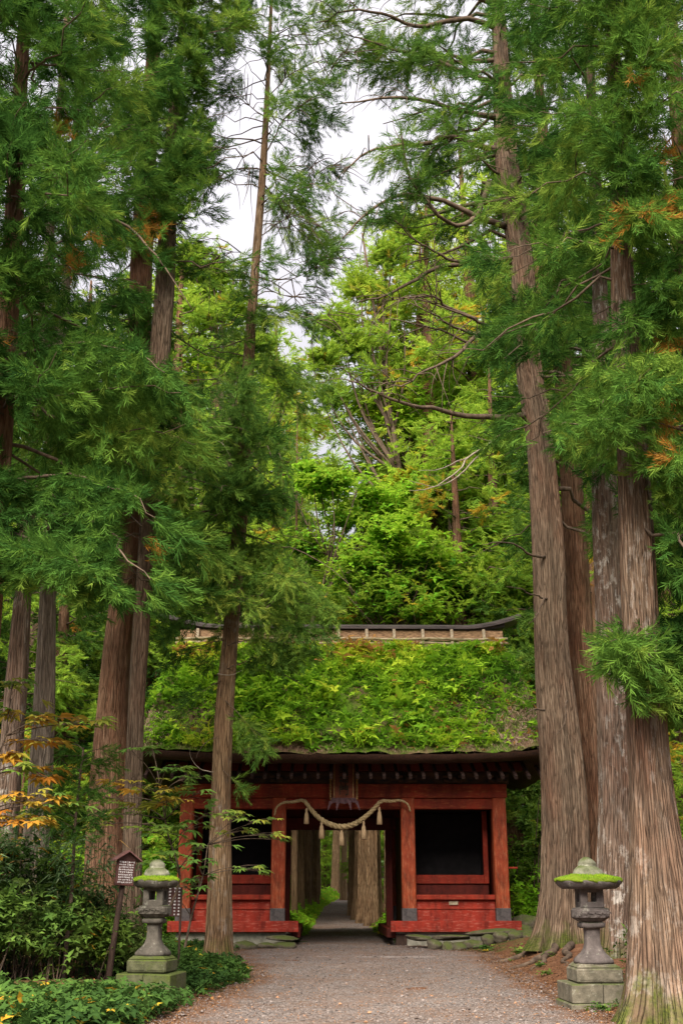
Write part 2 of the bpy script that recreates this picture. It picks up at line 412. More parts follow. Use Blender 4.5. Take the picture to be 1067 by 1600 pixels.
def path_mat():
    m, nt, out = new_mat('gravel_path')
    co = coords(nt, 'Object')
    vo = nt.nodes.new('ShaderNodeTexVoronoi'); vo.inputs['Scale'].default_value = 34; nt.links.new(co, vo.inputs['Vector'])
    hs = nt.nodes.new('ShaderNodeSeparateColor'); nt.links.new(vo.outputs['Color'], hs.inputs[0])
    big = noise(nt, co, .8, 5, .65); fine = noise(nt, co, 90, 4, .75); md = noise(nt, co, 5, 5, .7)
    col = ramp(nt, mth(nt, 'ADD', mth(nt, 'MULTIPLY', hs.outputs[0], .5), mth(nt, 'MULTIPLY', fine, .5)), [(.22, (.062, .050, .046)), (.5, (.178, .147, .137)), (.78, (.345, .30, .285))])
    col = mixc(nt, mth(nt, 'MULTIPLY', ramp(nt, mth(nt, 'ADD', mth(nt, 'MULTIPLY', md, .5), mth(nt, 'MULTIPLY', big, .5)), [(.44, (0, 0, 0)), (.60, (1, 1, 1))]), .75), col, (.19, .115, .08))
    e = attr(nt, 'edge')
    ek = mth(nt, 'MULTIPLY', mth(nt, 'SUBTRACT', mth(nt, 'ADD', mth(nt, 'MULTIPLY', big, .9), e), .95), 3.0, clamp=True)
    dirt = ramp(nt, mth(nt, 'ADD', mth(nt, 'MULTIPLY', fine, .5), mth(nt, 'MULTIPLY', md, .5)), [(.35, (.085, .042, .026)), (.65, (.26, .14, .085))])
    col = mixc(nt, ek, col, dirt)
    finish(nt, out, col, .93, mth(nt, 'ADD', mth(nt, 'MULTIPLY', vo.outputs['Distance'], -1.2), fine), .85, .03, .15); return m
M['path'] = path_mat()
def pebble_mat():
    m, nt, out = new_mat('pebble')
    finish(nt, out, ramp(nt, attr(nt, 'tint'), [(0, (.06, .047, .042)), (.5, (.15, .122, .113)), (.9, (.27, .228, .215)), (1, (.30, .16, .09))]), .9); return m
M['pebble'] = pebble_mat()

# ------------------------------------------------------------------ ground and path
def lines(a, b, fine_a, fine_b, step, grow=1.25):
    xs = list(np.arange(fine_a, fine_b + 1e-6, step)); d = step
    while xs[-1] < b: d *= grow; xs.append(min(xs[-1] + d, b))
    d = step
    while xs[0] > a: d *= grow; xs.insert(0, max(xs[0] - d, a))
    return np.array(xs)
def grid_faces(nx, ny):
    i = np.arange(nx - 1)[None, :] + np.arange(ny - 1)[:, None] * nx
    i = i.ravel(); return np.stack([i, i + 1, i + nx + 1, i + nx], 1)
gx, gy = lines(-420, 420, -9, 9, .14), lines(-60, 520, 9, 37, .14, 1.12)
X, Y = np.meshgrid(gx, gy)
Z = H(X.ravel(), Y.ravel())
gd = np.abs(X.ravel() - path_c(Y.ravel())) - path_w(Y.ravel())
pts = np.c_[X.ravel(), Y.ravel(), Z]
green = np.where(X.ravel() < 0, .62, .38) + .25 * vn(pts, .7, 2)
green = np.where(Y.ravel() > 31, .95, green)
green = np.where((X.ravel() > 0) & (Y.ravel() < 26), .10 + .2 * vn(pts, .9, 4) + .5 * sstep(5.5, 8, X.ravel()), green)
o = mesh_obj('ground', pts, grid_faces(len(gx), len(gy)), M['ground'], smooth=True, attrs={'green': green})
tag(o, kind='structure')

ys = np.concatenate([np.arange(2, 40, .12), np.arange(40, 112, .5)]); us = np.linspace(-1, 1, 61)
U, YY = np.meshgrid(us, ys); U = U.ravel(); YY = YY.ravel()
wob = 1 + .05 * np.sin(YY * 1.9 + U) + .04 * np.sin(YY * 4.3 + 2 * np.sign(U))
XX = path_c(YY) + U * (path_w(YY) + .12) * wob
ZZ = H(XX, YY) + .022 - .06 * sstep(.93, 1, np.abs(U))
steps = .05 * (((YY * .55) % 1.0) ** 3) * sstep(34, 36, YY)
rut = .012 * vn(np.c_[XX, YY, 0 * YY], 1.6, 1) + .008 * vn(np.c_[XX, YY, 0 * YY], 4.1, 6)
o = mesh_obj('path', np.c_[XX, YY, ZZ + rut + steps], grid_faces(61, len(ys)), M['path'], smooth=True,
             attrs={'edge': .12 + .85 * sstep(.45, 1, np.abs(U)) * (1 - .75 * sstep(28, 32, YY))})
tag(o, kind='structure')

def pebble_templates():
    T = []
    for s in range(5):
        r = np.random.default_rng(s)
        v = np.array([(1, 0, 0), (0, 1, 0), (-1, 0, 0), (0, -1, 0), (0, 0, .6), (0, 0, -.5)]) * r.uniform(.7, 1.25, (6, 1)) + r.normal(0, .12, (6, 3))
        T.append((v, np.array([(0, 1, 4), (1, 2, 4), (2, 3, 4), (3, 0, 4), (1, 0, 5), (2, 1, 5), (3, 2, 5), (0, 3, 5)])))
    return T
rng = np.random.default_rng(3)
n = 36000
py = 10.5 + 20 * rng.random(n) ** 1.5
pu = rng.uniform(-1.02, 1.02, n)
px = path_c(py) + pu * path_w(py)
sc = rng.uniform(.005, .013, n) * (1 + 1.6 * (rng.random(n) > .985))
pz = H(px, py) + .026 + sc * .2
v, q, idx = stamp(pebble_templates(), np.c_[px, py, pz], rot_from(np.c_[rng.normal(0, 1, (n, 2)), np.zeros(n)], rng.normal(0, .3, n)), sc, rng)
tint = np.where(rng.random(n) > .93, 1.0, rng.beta(2, 2, n) * .9)
o = mesh_obj('gravel', v, q, M['pebble'], attrs={'tint': tint[idx]})
tag(o, 'loose grey and brown gravel scattered over the path', 'gravel', kind='stuff')

# ------------------------------------------------------------------ templates of leaves and sprays
def spray_templates(n_t=6, cords=13, width=.050, seg=2, seed=1, curl=.22, length=.5):
    T = []
    for t in range(n_t):
        r = np.random.default_rng(seed * 50 + t); V, Q = [], []
        def strip(p0, d, L, w):
            d = d / np.linalg.norm(d); side = np.cross(d, r.normal(0, 1, 3)); side /= np.linalg.norm(side) + 1e-9
            b = len(V); bend = np.array((.6, 0, .5)) * curl + r.normal(0, .07, 3)
            for k in range(seg + 1):
                s = k / seg; p = p0 + d * L * s + bend * L * s * s
                ww = w * (1, .95, .35)[k] if seg == 2 else w * (1 - .6 * s)
                V.append(p - side * ww / 2); V.append(p + side * ww / 2)
            for k in range(seg): Q.append((b + 2 * k, b + 2 * k + 1, b + 2 * k + 3, b + 2 * k + 2))
        ax = lambda s: np.array((s, 0, -.10 * s + .16 * s * s))
        for c in range(cords):
            s = .05 + .8 * c / cords + r.uniform(-.04, .04); ph = c * 2.4 + r.uniform(-.5, .5)
            d = np.array((.85 + .5 * s, math.cos(ph) * .8, math.sin(ph) * .62))
            strip(ax(s), d, length * (1 - .44 * s) * r.uniform(.7, 1.25), width * r.uniform(.8, 1.2))
        strip(ax(.6), np.array((1, 0, .2)), length * .9, width * 1.1)
        T.append((np.array(V), np.array(Q)))
    return T
SPRAY = spray_templates(cords=18, width=.033, length=.42)
SPRAY_FAR = spray_templates(cords=17, width=.050, seed=3, length=.36)
SPRAY_WOODS = spray_templates(cords=9, width=.085, seed=5)
def leafq(w=.5, fold=.10, droop=.15):
    v = np.array([(0, 0, 0), (.42, w / 2, fold), (.5, 0, 0), (.42, -w / 2, fold), (1, 0, -droop)])
    q = np.array([(0, 2, 4, 1), (0, 3, 4, 2)])
    return v, q
def cluster(nl, w, spread, seed, droop=.2, lo=.7):
    r = np.random.default_rng(seed); V, Q = [], []; b = 0
    lv, lq = leafq(w, .08, droop)
    for k in range(nl):
        a = k * 2 * PI / nl + r.uniform(-.3, .3); el = r.uniform(-.3, .5) * spread
        d = np.array([(math.cos(a) * math.cos(el), math.sin(a) * math.cos(el), math.sin(el))])
        R = rot_from(d, np.array([r.uniform(-.4, .4)]))[0]
        V.append(lv @ R.T * r.uniform(lo, 1.1)); Q.append(lq + b); b += len(lv)
    return np.vstack(V), np.vstack(Q)
LEAF5 = [cluster(5, .46, 1.0, s) for s in range(5)]
LEAF3 = [cluster(3, .55, 1.2, 20 + s) for s in range(5)]
GRASS = [cluster(11, .10, 2.2, 60 + s, .55, .6) for s in range(3)]
LEAF1 = [leafq(.5, .1, .15), leafq(.4, .14, .3), leafq(.6, .06, .1)]
LONG = [leafq(.13, .02, .35), leafq(.16, .03, .2), leafq(.12, .02, .5)]

# ------------------------------------------------------------------ photo driven density of the near crowns (keeps gaps where the forest opens up)
HOLES = [  # u, v, ru, rv, keep
    (378, 225, 46, 105, .2), (362, 335, 46, 62, .15), (480, 305, 46, 66, .5), (385, 118, 30, 60, .34), (352, 150, 30, 60, .38),
    (560, 205, 62, 66, .5), (612, 28, 52, 30, .4), (450, 535, 28, 32, .10), (522, 360, 58, 46, .6), (600, 130, 60, 34, .55), (530, 270, 60, 60, .55),
    (175, 285, 22, 20, .3), (150, 445, 48, 24, .30), (175, 425, 20, 16, .3), (215, 60, 14, 40, .35), (200, 110, 50, 22, .5), (470, 440, 40, 40, .3),
    (310, 450, 48, 74, .22), (318, 562, 48, 44, .35), (300, 380, 40, 50, .3), (625, 480, 120, 130, .10), (660, 630, 115, 95, .07), (600, 800, 150, 150, .06), (700, 330, 46, 60, .4),
    (490, 715, 54, 60, .15), (680, 800, 90, 120, .12), (520, 880, 90, 70, .6), (740, 780, 60, 140, .4), (785, 790, 34, 60, .1), (812, 760, 14, 50, .1),
    (270, 700, 26, 60, .6), (820, 480, 26, 60, .6),
]
def keep_prob(u, v):
    k = np.ones(len(u))
    for a, b, ra, rb, kp in HOLES:
        d = ((u - a) / ra) ** 2 + ((v - b) / rb) ** 2
        k = np.minimum(k, kp + (1 - kp) * sstep(.75, 1.35, d))
    low = 930 + 18 * np.sin(u * .03) + 12 * np.sin(u * .11)
    low = np.where(u < 70, 905, low)
    k *= 1 - .97 * sstep(0, 34, v - low)
    return k
DEAD = [(115, 410, 15, 26), (232, 352, 24, 30), (150, 372, 20, 14), (962, 335, 26, 16), (1046, 540, 26, 16), (1048, 660, 22, 40), (1034, 700, 18, 26), (1042, 235, 26, 22),
        (100, 205, 14, 18), (14, 530, 14, 18), (700, 720, 30, 14), (1000, 120, 18, 12), (1010, 330, 18, 14), (960, 375, 14, 12), (1055, 320, 16, 20), (250, 870, 12, 22)]

def polyline(pts, n):
    """smooth resample of a few points"""
    pts = np.asarray(pts, float)
    d = np.r_[0, np.cumsum(np.linalg.norm(np.diff(pts, axis=0), axis=1))]
    m = len(pts)
    if m == 2:
        s = np.linspace(0, 1, n)[:, None]; return pts[0] * (1 - s) + pts[1] * s
    tg = np.gradient(pts, d, axis=0)
    s = np.linspace(0, d[-1], n); k = np.clip(np.searchsorted(d, s, 'right') - 1, 0, m - 2)
    h = (d[k + 1] - d[k])[:, None]; t = ((s - d[k])[:, None]) / h
    return (2 * t**3 - 3 * t**2 + 1) * pts[k] + (t**3 - 2 * t**2 + t) * h * tg[k] + (-2 * t**3 + 3 * t**2) * pts[k + 1] + (t**3 - t**2) * h * tg[k + 1]

def trunk_mesh(cl, rad, seed, flare=.9, k=44, lobes=5, flen=.45, buttress=.0, z0=None):
    """fluted, flared trunk with bark coordinates: verts, quads, uv, height"""
    r = np.random.default_rng(seed); ph = r.uniform(0, 6.28, 8)
    n = len(cl); th = PI / 2 + np.linspace(0, 2 * PI, k + 1)     # the seam looks away from the camera
    s = np.r_[0, np.cumsum(np.linalg.norm(np.diff(cl, axis=0), axis=1))]
    h = cl[:, 2] - cl[0, 2] if z0 is None else cl[:, 2] - z0
    V = np.zeros((n, k + 1, 3)); UV = np.zeros((n, k + 1, 2))
    for i in range(n):
        fl = flare * math.exp(-max(h[i], -.2) / flen)
        lob = .55 + .45 * np.sin(lobes * th + ph[0]) * (.7 + .3 * np.sin(2 * th + ph[1]))
        tw = .25 * math.sin(s[i] * .4 + ph[2])
        flu = .035 * np.sin(7 * th + ph[3] + tw) + .03 * np.sin(4 * th + ph[4] + tw * 1.4) + .02 * np.sin(13 * th + ph[5] + .6 * math.sin(s[i] * .9)) + .015 * np.sin(21 * th + ph[6] + s[i] * .15)
        rr = rad[i] * (1 + flu * (1 + buttress) + fl * lob + .02 * np.sin(s[i] * 1.7 + 2 * th + ph[7]))
        V[i] = np.c_[cl[i, 0] + rr * np.cos(th), cl[i, 1] + rr * np.sin(th), np.full(k + 1, cl[i, 2])]
        UV[i] = np.c_[th * max(rad[0] * .72, .1), np.full(k + 1, s[i])]
    q = grid_faces(k + 1, n)
    return V.reshape(-1, 3), q, UV.reshape(-1, 2), np.repeat(h, k + 1)

def crown_sprays(limbs, rng, dens=1.0, twig=(.35, .9), first=.25, droop=.45, spacing=.10, scale=(.30, .52)):
    """positions, directions and sizes of the foliage sprays along a set of limbs"""
    PO, DI = [], []
    for pts, cover in limbs:
        seg = np.linalg.norm(np.diff(pts, axis=0), axis=1); L = seg.sum(); cum = np.r_[0, np.cumsum(seg)] / L
        nt = max(3, int(L / .17 * dens * cover))
        f0 = .02 if cover == 2.6 else first
        s = f0 + (1 - f0) * rng.random(nt) ** .8
        base = np.stack([np.interp(s, cum, pts[:, k]) for k in range(3)], 1)
        tan = np.stack([np.interp(np.minimum(s + .08, 1), cum, pts[:, k]) - np.interp(np.maximum(s - .08, 0), cum, pts[:, k]) for k in range(3)], 1)
        tan /= np.linalg.norm(tan, axis=1)[:, None] + 1e-9
        side = np.cross(tan, (0, 0, 1.)); side /= np.linalg.norm(side, axis=1)[:, None] + 1e-9
        sg = np.where(rng.random(nt) < .5, -1, 1)[:, None]
        d = tan * rng.uniform(.3, 1.0, (nt, 1)) + side * sg * rng.uniform(.2, 1.0, (nt, 1)) + np.c_[np.zeros((nt, 2)), rng.normal(-.12, .32, nt)]
        d /= np.linalg.norm(d, axis=1)[:, None]
        tl = rng.uniform(*twig, nt) * np.clip(L / 3, .5, 1.25) * (1.15 - .55 * s)
        m = np.maximum((tl / spacing).astype(int), 2)
        rep = np.repeat(np.arange(nt), m)
        t = (np.arange(len(rep)) - np.repeat(np.cumsum(m) - m, m) + rng.random(len(rep))) / np.repeat(m, m)
        p = base[rep] + d[rep] * (tl[rep] * t)[:, None]; p[:, 2] -= droop * tl[rep] * t * t
        dd = d[rep] * .9 + rng.normal(0, .42, (len(rep), 3)); dd[:, 2] -= droop * 1.2 * t
        PO.append(p); DI.append(dd)
    PO, DI = np.vstack(PO), np.vstack(DI)
    return PO, DI, rng.uniform(*scale, len(PO))

TRUNK_SPANS = []     # (tree Y, v list, u list, w list, [(v0, v1), ...]) stretches where the photo shows bare bark

def make_crown(parent, limbs, mat, seed, origin, masked=True, dens=1.0, temps=None, name='crown', hue=0.0, dead=.0, extra_ok=None, **kw):
    rng = np.random.default_rng(seed)
    po, di, sc = crown_sprays(limbs, rng, dens, **kw)
    if masked:
        u, v, dep = proj(po + di * .15)
        k = keep_prob(u, v)
        if extra_ok is not None: k = np.maximum(k, extra_ok(u, v))
        for ty, vs, us_, ws, spans in TRUNK_SPANS:
            uc, w = np.interp(v, vs, us_), np.interp(v, vs, ws)
            for a, b in spans:
                inside = (np.abs(u - uc) < w / 2 + 5) & (v > a) & (v < b) & (po[:, 1] < ty + .3)
                k = np.where(inside, np.minimum(k, .04), k)
        off = (u < -220) | (u > 1290) | (v < -330) | (po[:, 1] < 6)
        k = np.where(off, k * .15, k)
        k = k * (.4 + .6 * sstep(-.75, -.2, vn(po, 1.15, seed + 55)))
        ok = np.clip(.5 + .52 * vn(po, 1.7, seed + 77), 0, .999) * .72 + .28 * rng.random(len(po)) < k
        po, di, sc, u, v = po[ok], di[ok], sc[ok], u[ok], v[ok]
    tint = np.clip(.40 + hue + .22 * vn(po, .9, seed) + .14 * vn(po, 2.7, seed + 3) + rng.normal(0, .13, len(po)), 0, .86)
    if masked:
        for a, b, ra, rb in DEAD:
            ins = ((u - a) / ra) ** 2 + ((v - b) / rb) ** 2 < 1
            tint = np.where(ins & (rng.random(len(po)) < .42), rng.uniform(.9, 1, len(po)), tint)
    if dead: 
        cl = (vn(po, .55, seed + 9) > .98) & (rng.random(len(po)) < dead)
        tint = np.where(cl, rng.uniform(.9, 1, len(po)), tint)
    V, Q, I = stamp(temps or SPRAY, po, rot_from(di, rng.uniform(-.6, .6, len(po))), sc, rng)
    o = mesh_obj(name, V - origin, Q, mat, parent, attrs={'tint': tint[I]})
    return len(po)

def auto_limbs(cl, rad, rng, z0, z1, n, lmax, lmin, az=None, rise=(-.1, .45), sag=.5, top_pow=.8, low_scale=.7):
    out = []
    for i in range(n):
        t = (i + rng.random()) / n; z = z0 + (z1 - z0) * t
        c = np.array([np.interp(z, cl[:, 2], cl[:, k]) for k in range(2)] + [z])
        a = rng.uniform(0, 2 * PI) if az is None else rng.uniform(*az)
        L = (lmin + (lmax - lmin) * (1 - t) ** top_pow * (low_scale + (1 - low_scale) * min(1, t * 4))) * rng.uniform(.7, 1.2)
        up = rise[0] + (rise[1] - rise[0]) * t + rng.normal(0, .12)
        s = np.linspace(0, 1, 9)[:, None]; w = rng.normal(0, .14)
        d = np.array((math.cos(a), math.sin(a), 0)); e = np.array((-math.sin(a), math.cos(a), 0))
        p = c + d * L * s + e * L * w * s * s + np.array((0, 0, 1.)) * L * (up * s - sag * s**1.6 + .55 * sag * s**3)
        p += np.r_[[np.zeros(3)], rng.normal(0, .025 * L, (8, 3))]
        out.append((p, 1.0))
    return out

def cedar(name, label, path, Yd, zbase, top, mat, crown=None, limbs=(), group=None, seed=1, flare=.6, spans=(), k=44, lobes=5, flen=.45, limb_mat='limb', dY=None, buttress=0.0):
    """a cedar: path is [(u, v, width)] seen in the photo at distance Yd, carried down to the ground and up to the top"""
    path = sorted(path, key=lambda a: -a[1])
    pts = [P(u, v, Yd + (dY(v) if dY else 0)) for u, v, w in path]
    rads = [w / 2 * camdepth(p) / F for p, (u, v, w) in zip(pts, path)]
    d0 = pts[1] - pts[0]
    if pts[0][2] > zbase + .05:
        t = (pts[0][2] - zbase + .12) / max(d0[2], .1)
        b = pts[0] - d0 * t; b[0] = pts[0][0] - np.clip(d0[0] * t, -.35, .35); b[1] = pts[0][1]; b[2] = zbase - .12
        pts.insert(0, b); rads.insert(0, rads[0] * 1.06)
    d1 = pts[-1] - pts[-2]; d1 = d1 / d1[2]
    if top > pts[-1][2] + .5:
        up = pts[-1] + np.array((d1[0] * .6, 0, 1)) * (top - pts[-1][2]); pts.append(up); rads.append(.03)
    pts = np.array(pts); rads = np.array(rads)
    n = max(14, int((pts[-1][2] - pts[0][2]) / .22))
    zz = np.r_[np.linspace(pts[0][2], pts[0][2] + 1.2, 14)[:-1], np.linspace(pts[0][2] + 1.2, pts[-1][2], n)]
    cl = np.stack([np.interp(zz, pts[:, 2], pts[:, 0]), np.interp(zz, pts[:, 2], pts[:, 1]), zz], 1)
    ker = np.ones(7) / 7
    for a in (0, 1):
        pad = np.r_[[cl[0, a]] * 3, cl[:, a], [cl[-1, a]] * 3]; cl[:, a] = np.convolve(pad, ker, 'valid')
    rr = np.interp(zz, pts[:, 2], rads)
    origin = np.array((cl[0, 0], cl[0, 1], zbase))
    root = thing(name, label, 'tree', origin, 0, group)
    v, q, uv, h = trunk_mesh(cl, rr, seed, flare, k, lobes, flen, buttress, z0=zbase)
    mesh_obj('trunk', v - origin, q, mat, root, True, {'hgt': h}, uv)
    vs = np.array([a[1] for a in path][::-1], float); us_ = np.array([a[0] for a in path][::-1], float); ws = np.array([a[2] for a in path][::-1], float)
    if spans: TRUNK_SPANS.append((Yd, vs, us_, ws, spans))
    return root, cl, rr, origin

def limb_tubes(root, limbs, origin, mat, r0=.05, name='branches'):
    mb = MB()
    for pts, _ in limbs:
        L = np.linalg.norm(np.diff(pts, axis=0), axis=1).sum()
        rb = r0 * np.clip(L / 3.0, .45, 1.6)
        mb.tube(pts, np.linspace(rb, rb * .18, len(pts)), 6)
    if mb.n: return mb.build(name, mat, root, True) if origin is None else mesh_obj(name, np.vstack(mb.v) - origin, [np.vstack(mb.q), np.vstack(mb.t)], mat, root, True)

def px_limb(pts, Ys, cover=.5):
    """a limb seen in the photo: pixels with a distance for each end"""
    n = len(pts); y = np.linspace(Ys[0], Ys[1], n)
    p = polyline([P(u, v, yy) for (u, v), yy in zip(pts, y)], 18)
    r = np.random.default_rng(int(abs(pts[0][0] * 7 + pts[-1][1] * 3)) % 99991)
    L = np.linalg.norm(p[-1] - p[0]); p[1:] += np.repeat(r.normal(0, .010 * L, (6, 3)), 3, 0)[:17] * np.array((1, 1, .9))
    return (p, cover)

# ================================================================== the gate
X0 = P(536.5, 1340, 30)[0]
def lx(u, v, Yw): return P(u, v, Yw)[0] - X0
def zv(v, Yw): return P(533.5, v, Yw)[2]
gate = thing('shrine_gate', 'vermilion wooden shrine gate with a thick plant covered thatched roof', 'gate', (X0, 30, 0), math.radians(1.0))
XI, XO, DB = 1.655, 4.02, 4.6
z_base, z_board, z_sl = zv(1456, 29.85), zv(1439, 29.75), zv(1419, 29.82)
z_b1, z_b2, z_b3 = zv(1264, 29.83), zv(1247, 29.83), zv(1225, 29.83)
z_rail0, z_rail1 = zv(1406, 29.9), zv(1398, 29.9)
def column(x, y, mat, sleeve=True):
    o = MB().box((0, 0, (z_b3 - z_base) / 2), (.355, .355, z_b3 - z_base - .012), bev=.03).build('column', M[mat], gate)
    o.location = (x, y, z_base)
    if sleeve:
        MB().box((0, 0, (z_sl - z_base) / 2), (.375, .375, z_sl - z_base), bev=.012).build('metal_sleeve', M['metal'], o)
    return o
for x in (-XO, -XI, XI, XO):
    column(x, 0, 'red_col')
    column(x, DB, 'red_col')
def wood(name, c, d, mat, parent=None, bev=.012):
    o = MB().box((0, 0, 0), d, bev=bev).build(name, M[mat], parent or gate); o.location = c; return o
span = 2 * XO + .36
for y in (0, DB):
    wood('head_beam', (0, y, (z_b2 + z_b3) / 2 + .003), (span + .06, .42, z_b3 - z_b2 - .004), 'red_beam')
    wood('tie_beam', (0, y, (z_b1 + z_b2) / 2), (span - .38, .30, z_b2 - z_b1 - .006), 'red_beam')
z_f = zv(1205, 29.75); z_t = zv(1193, 29.6)
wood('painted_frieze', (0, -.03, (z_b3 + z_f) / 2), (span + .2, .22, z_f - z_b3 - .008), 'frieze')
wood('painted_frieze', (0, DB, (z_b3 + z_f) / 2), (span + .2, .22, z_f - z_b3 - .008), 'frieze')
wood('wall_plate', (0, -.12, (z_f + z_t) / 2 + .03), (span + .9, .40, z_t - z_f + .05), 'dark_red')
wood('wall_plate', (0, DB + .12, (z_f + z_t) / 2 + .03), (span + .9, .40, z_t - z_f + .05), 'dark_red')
for sx in (-1, 1):
    wood('side_beam', (sx * (XO + .01), DB / 2, (z_b2 + z_b3) / 2), (.30, DB - .46, z_b3 - z_b2 - .03), 'red_beam')
    wood('wall_plate', (sx * (XO + .12), DB / 2, (z_f + z_t) / 2 + .02), (.34, DB - .20, z_t - z_f), 'dark_red')
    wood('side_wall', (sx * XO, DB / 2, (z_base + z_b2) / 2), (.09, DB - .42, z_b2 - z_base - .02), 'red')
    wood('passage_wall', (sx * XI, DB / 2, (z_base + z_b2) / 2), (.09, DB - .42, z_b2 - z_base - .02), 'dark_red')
    wood('side_frieze', (sx * (XO + .04), DB / 2, (z_b3 + z_f) / 2), (.16, DB - .2, z_f - z_b3 - .02), 'frieze')
# bracket arms and blocks in the dark band under the eaves
for x in (-XO, -XI, XI, XO, -2.84, 2.84, 0):
    if x == 0: continue
    mb = MB()
    mb.box((0, -.16, .07), (.50, .20, .10), bev=.02); mb.box((0, -.30, .07), (.16, .30, .12), bev=.02)
    for k in (-.19, 0, .19): mb.box((k, -.18, .16), (.13, .18, .07), taper=1.25)
    o = mb.build('bracket', M['frieze'], gate); o.location = (x, 0, z_b3 + .02)
# niches either side of the passage
YW = .95
for sx in (-1, 1):
    xa, xb = XI + .18, XO - .18
    xm, wd = sx * (xa + xb) / 2, xb - xa
    zr = (z_base + z_rail0) / 2
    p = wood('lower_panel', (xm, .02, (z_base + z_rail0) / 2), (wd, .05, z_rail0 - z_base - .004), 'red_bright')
    ml = zv(1420, 29.98)
    o = MB().box((0, -.035, ml - (z_base + z_rail0) / 2), (wd - .01, .02, .025), bev=.006).build('panel_rail', M['red'], p)
    wood('sill_rail', (xm, -.03, (z_rail0 + z_rail1) / 2), (wd - .004, .16, z_rail1 - z_rail0), 'red')
    wood('niche_floor', (xm, YW / 2 + .02, z_rail0 - .02), (wd - .006, YW - .06, .04), 'dark_red')
    zw0, zw1 = zv(1367, 30.95), z_b1 + .02
    zw00 = zv(1381, 30.95)
    fl = .24
    o1, o2 = xa + .05, xb - .13
    xw = (o1 + o2) / 2
    mb = MB()
    mb.box((sx * (xw - xm * sx), 0, (zw00 + zw0) / 2), (o2 - o1, .10, zw0 - zw00), bev=.012)
    mb.box((sx * ((xb + o2) / 2) - xm, .0, (zw00 + zw1) / 2), (xb - o2, .12, zw1 - zw00), bev=.012)
    mb.box((sx * ((xa + o1) / 2) - xm, .0, (zw00 + zw1) / 2), (o1 - xa, .12, zw1 - zw00), bev=.012)
    o = mb.build('window_frame', M['red'], gate); o.location = (xm, YW, 0)
    wood('niche_panel', (xm, YW + .03, (z_rail0 + zw00) / 2), (wd - .01, .05, zw00 - z_rail0 - .005), 'dark_red')
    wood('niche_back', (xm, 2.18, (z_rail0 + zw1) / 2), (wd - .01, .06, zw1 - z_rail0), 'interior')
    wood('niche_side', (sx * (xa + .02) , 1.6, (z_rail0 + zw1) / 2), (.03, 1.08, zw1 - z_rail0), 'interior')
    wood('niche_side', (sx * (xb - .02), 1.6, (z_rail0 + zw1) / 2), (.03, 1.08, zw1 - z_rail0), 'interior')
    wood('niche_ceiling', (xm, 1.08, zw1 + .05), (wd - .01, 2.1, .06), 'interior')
    # base board, inner ground beam, foot block and stone footing
    u0, u1 = (610, 815) if sx > 0 else (466, 262)
    b0, b1 = lx(u0, 1447, 29.7), lx(u1, 1447, 29.7)
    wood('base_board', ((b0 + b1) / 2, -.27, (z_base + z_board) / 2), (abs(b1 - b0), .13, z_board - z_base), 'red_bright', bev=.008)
    wood('ground_beam', (sx * (XI - .46), DB / 2 - .05, z_base - .03), (.22, DB + .05, .22), 'dark_red')
    wood('foot_block', (sx * (XI - .20), .0, z_base / 2 - .02), (.30, .34, z_base - .06), 'sign_post')
    u0, u1 = (634, 797) if sx > 0 else (448, 275)
    b0, b1 = lx(u0, 1465, 29.85), lx(u1, 1465, 29.85)
    wood('stone_footing', ((b0 + b1) / 2, DB / 2, z_base / 2 - .07), (abs(b1 - b0), DB + .35, z_base + .13), 'plinth', bev=.03)
o = wood('paper_label', (lx(709, 1411, 29.9), -.012 - .02, zv(1411, 29.97)), (.23, .008, .085), 'batten', bev=0)
tag(o, 'small pale paper label on the lower red panel')
# inner door frame of the passage
YM = 32.3; y_m = YM - 30
xl, xr = lx(456, 1370, YM) + .0, lx(605, 1370, YM)
zh = zv(1297, YM)
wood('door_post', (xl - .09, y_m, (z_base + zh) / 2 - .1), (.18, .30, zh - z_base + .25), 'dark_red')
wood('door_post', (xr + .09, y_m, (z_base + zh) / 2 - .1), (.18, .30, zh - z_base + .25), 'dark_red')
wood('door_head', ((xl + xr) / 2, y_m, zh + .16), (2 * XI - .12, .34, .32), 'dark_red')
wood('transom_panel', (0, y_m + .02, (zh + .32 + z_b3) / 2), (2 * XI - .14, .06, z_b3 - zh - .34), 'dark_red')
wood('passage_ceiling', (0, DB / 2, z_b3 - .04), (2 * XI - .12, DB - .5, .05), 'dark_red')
wood('side_peg', (XO + .30, -.02, zv(1356, 30)), (.26, .05, .05), 'red')

# ---- roof: rounded rectangles of thatch from eave to ridge
ZE, ZR = zv(1178, 28.3), zv(1003, 31.8)
RC = 2.3                                       # roof centre, local y
def roof_ring(w, d, z, k=44, corner=.5, lift=0.0, jag=0.0, r=None):
    per = []
    nx, ny = 64, 30
    for i in range(nx): per.append((-w + 2 * w * i / nx, -d))
    for i in range(ny): per.append((w, -d + 2 * d * i / ny))
    for i in range(nx): per.append((w - 2 * w * i / nx, d))
    for i in range(ny): per.append((-w, d - 2 * d * i / ny))
    a = np.array(per)
    # round the corners
    cx, cy = np.clip(a[:, 0], -w + corner, w - corner), np.clip(a[:, 1], -d + corner, d - corner)
    dd = a - np.c_[cx, cy]; L = np.maximum(np.abs(dd[:, 0]) + 0, np.abs(dd[:, 1])); nn = np.linalg.norm(dd, axis=1)
    kfac = np.where(nn > 1e-6, L / np.maximum(nn, 1e-6), 1)
    a = np.c_[cx, cy] + dd * kfac[:, None]
    f = (np.abs(a[:, 0]) / w) ** 4 * (np.abs(a[:, 1]) / d) ** 2
    zz = z + lift * f
    return np.c_[a[:, 0], a[:, 1] + RC, zz]
def roof_at(t):
    return 5.42 - .85 * t - .05 * math.sin(PI * t), 4.0 - 3.5 * t, ZE + (ZR - ZE) * (t + .055 * math.sin(PI * t))
rings = []
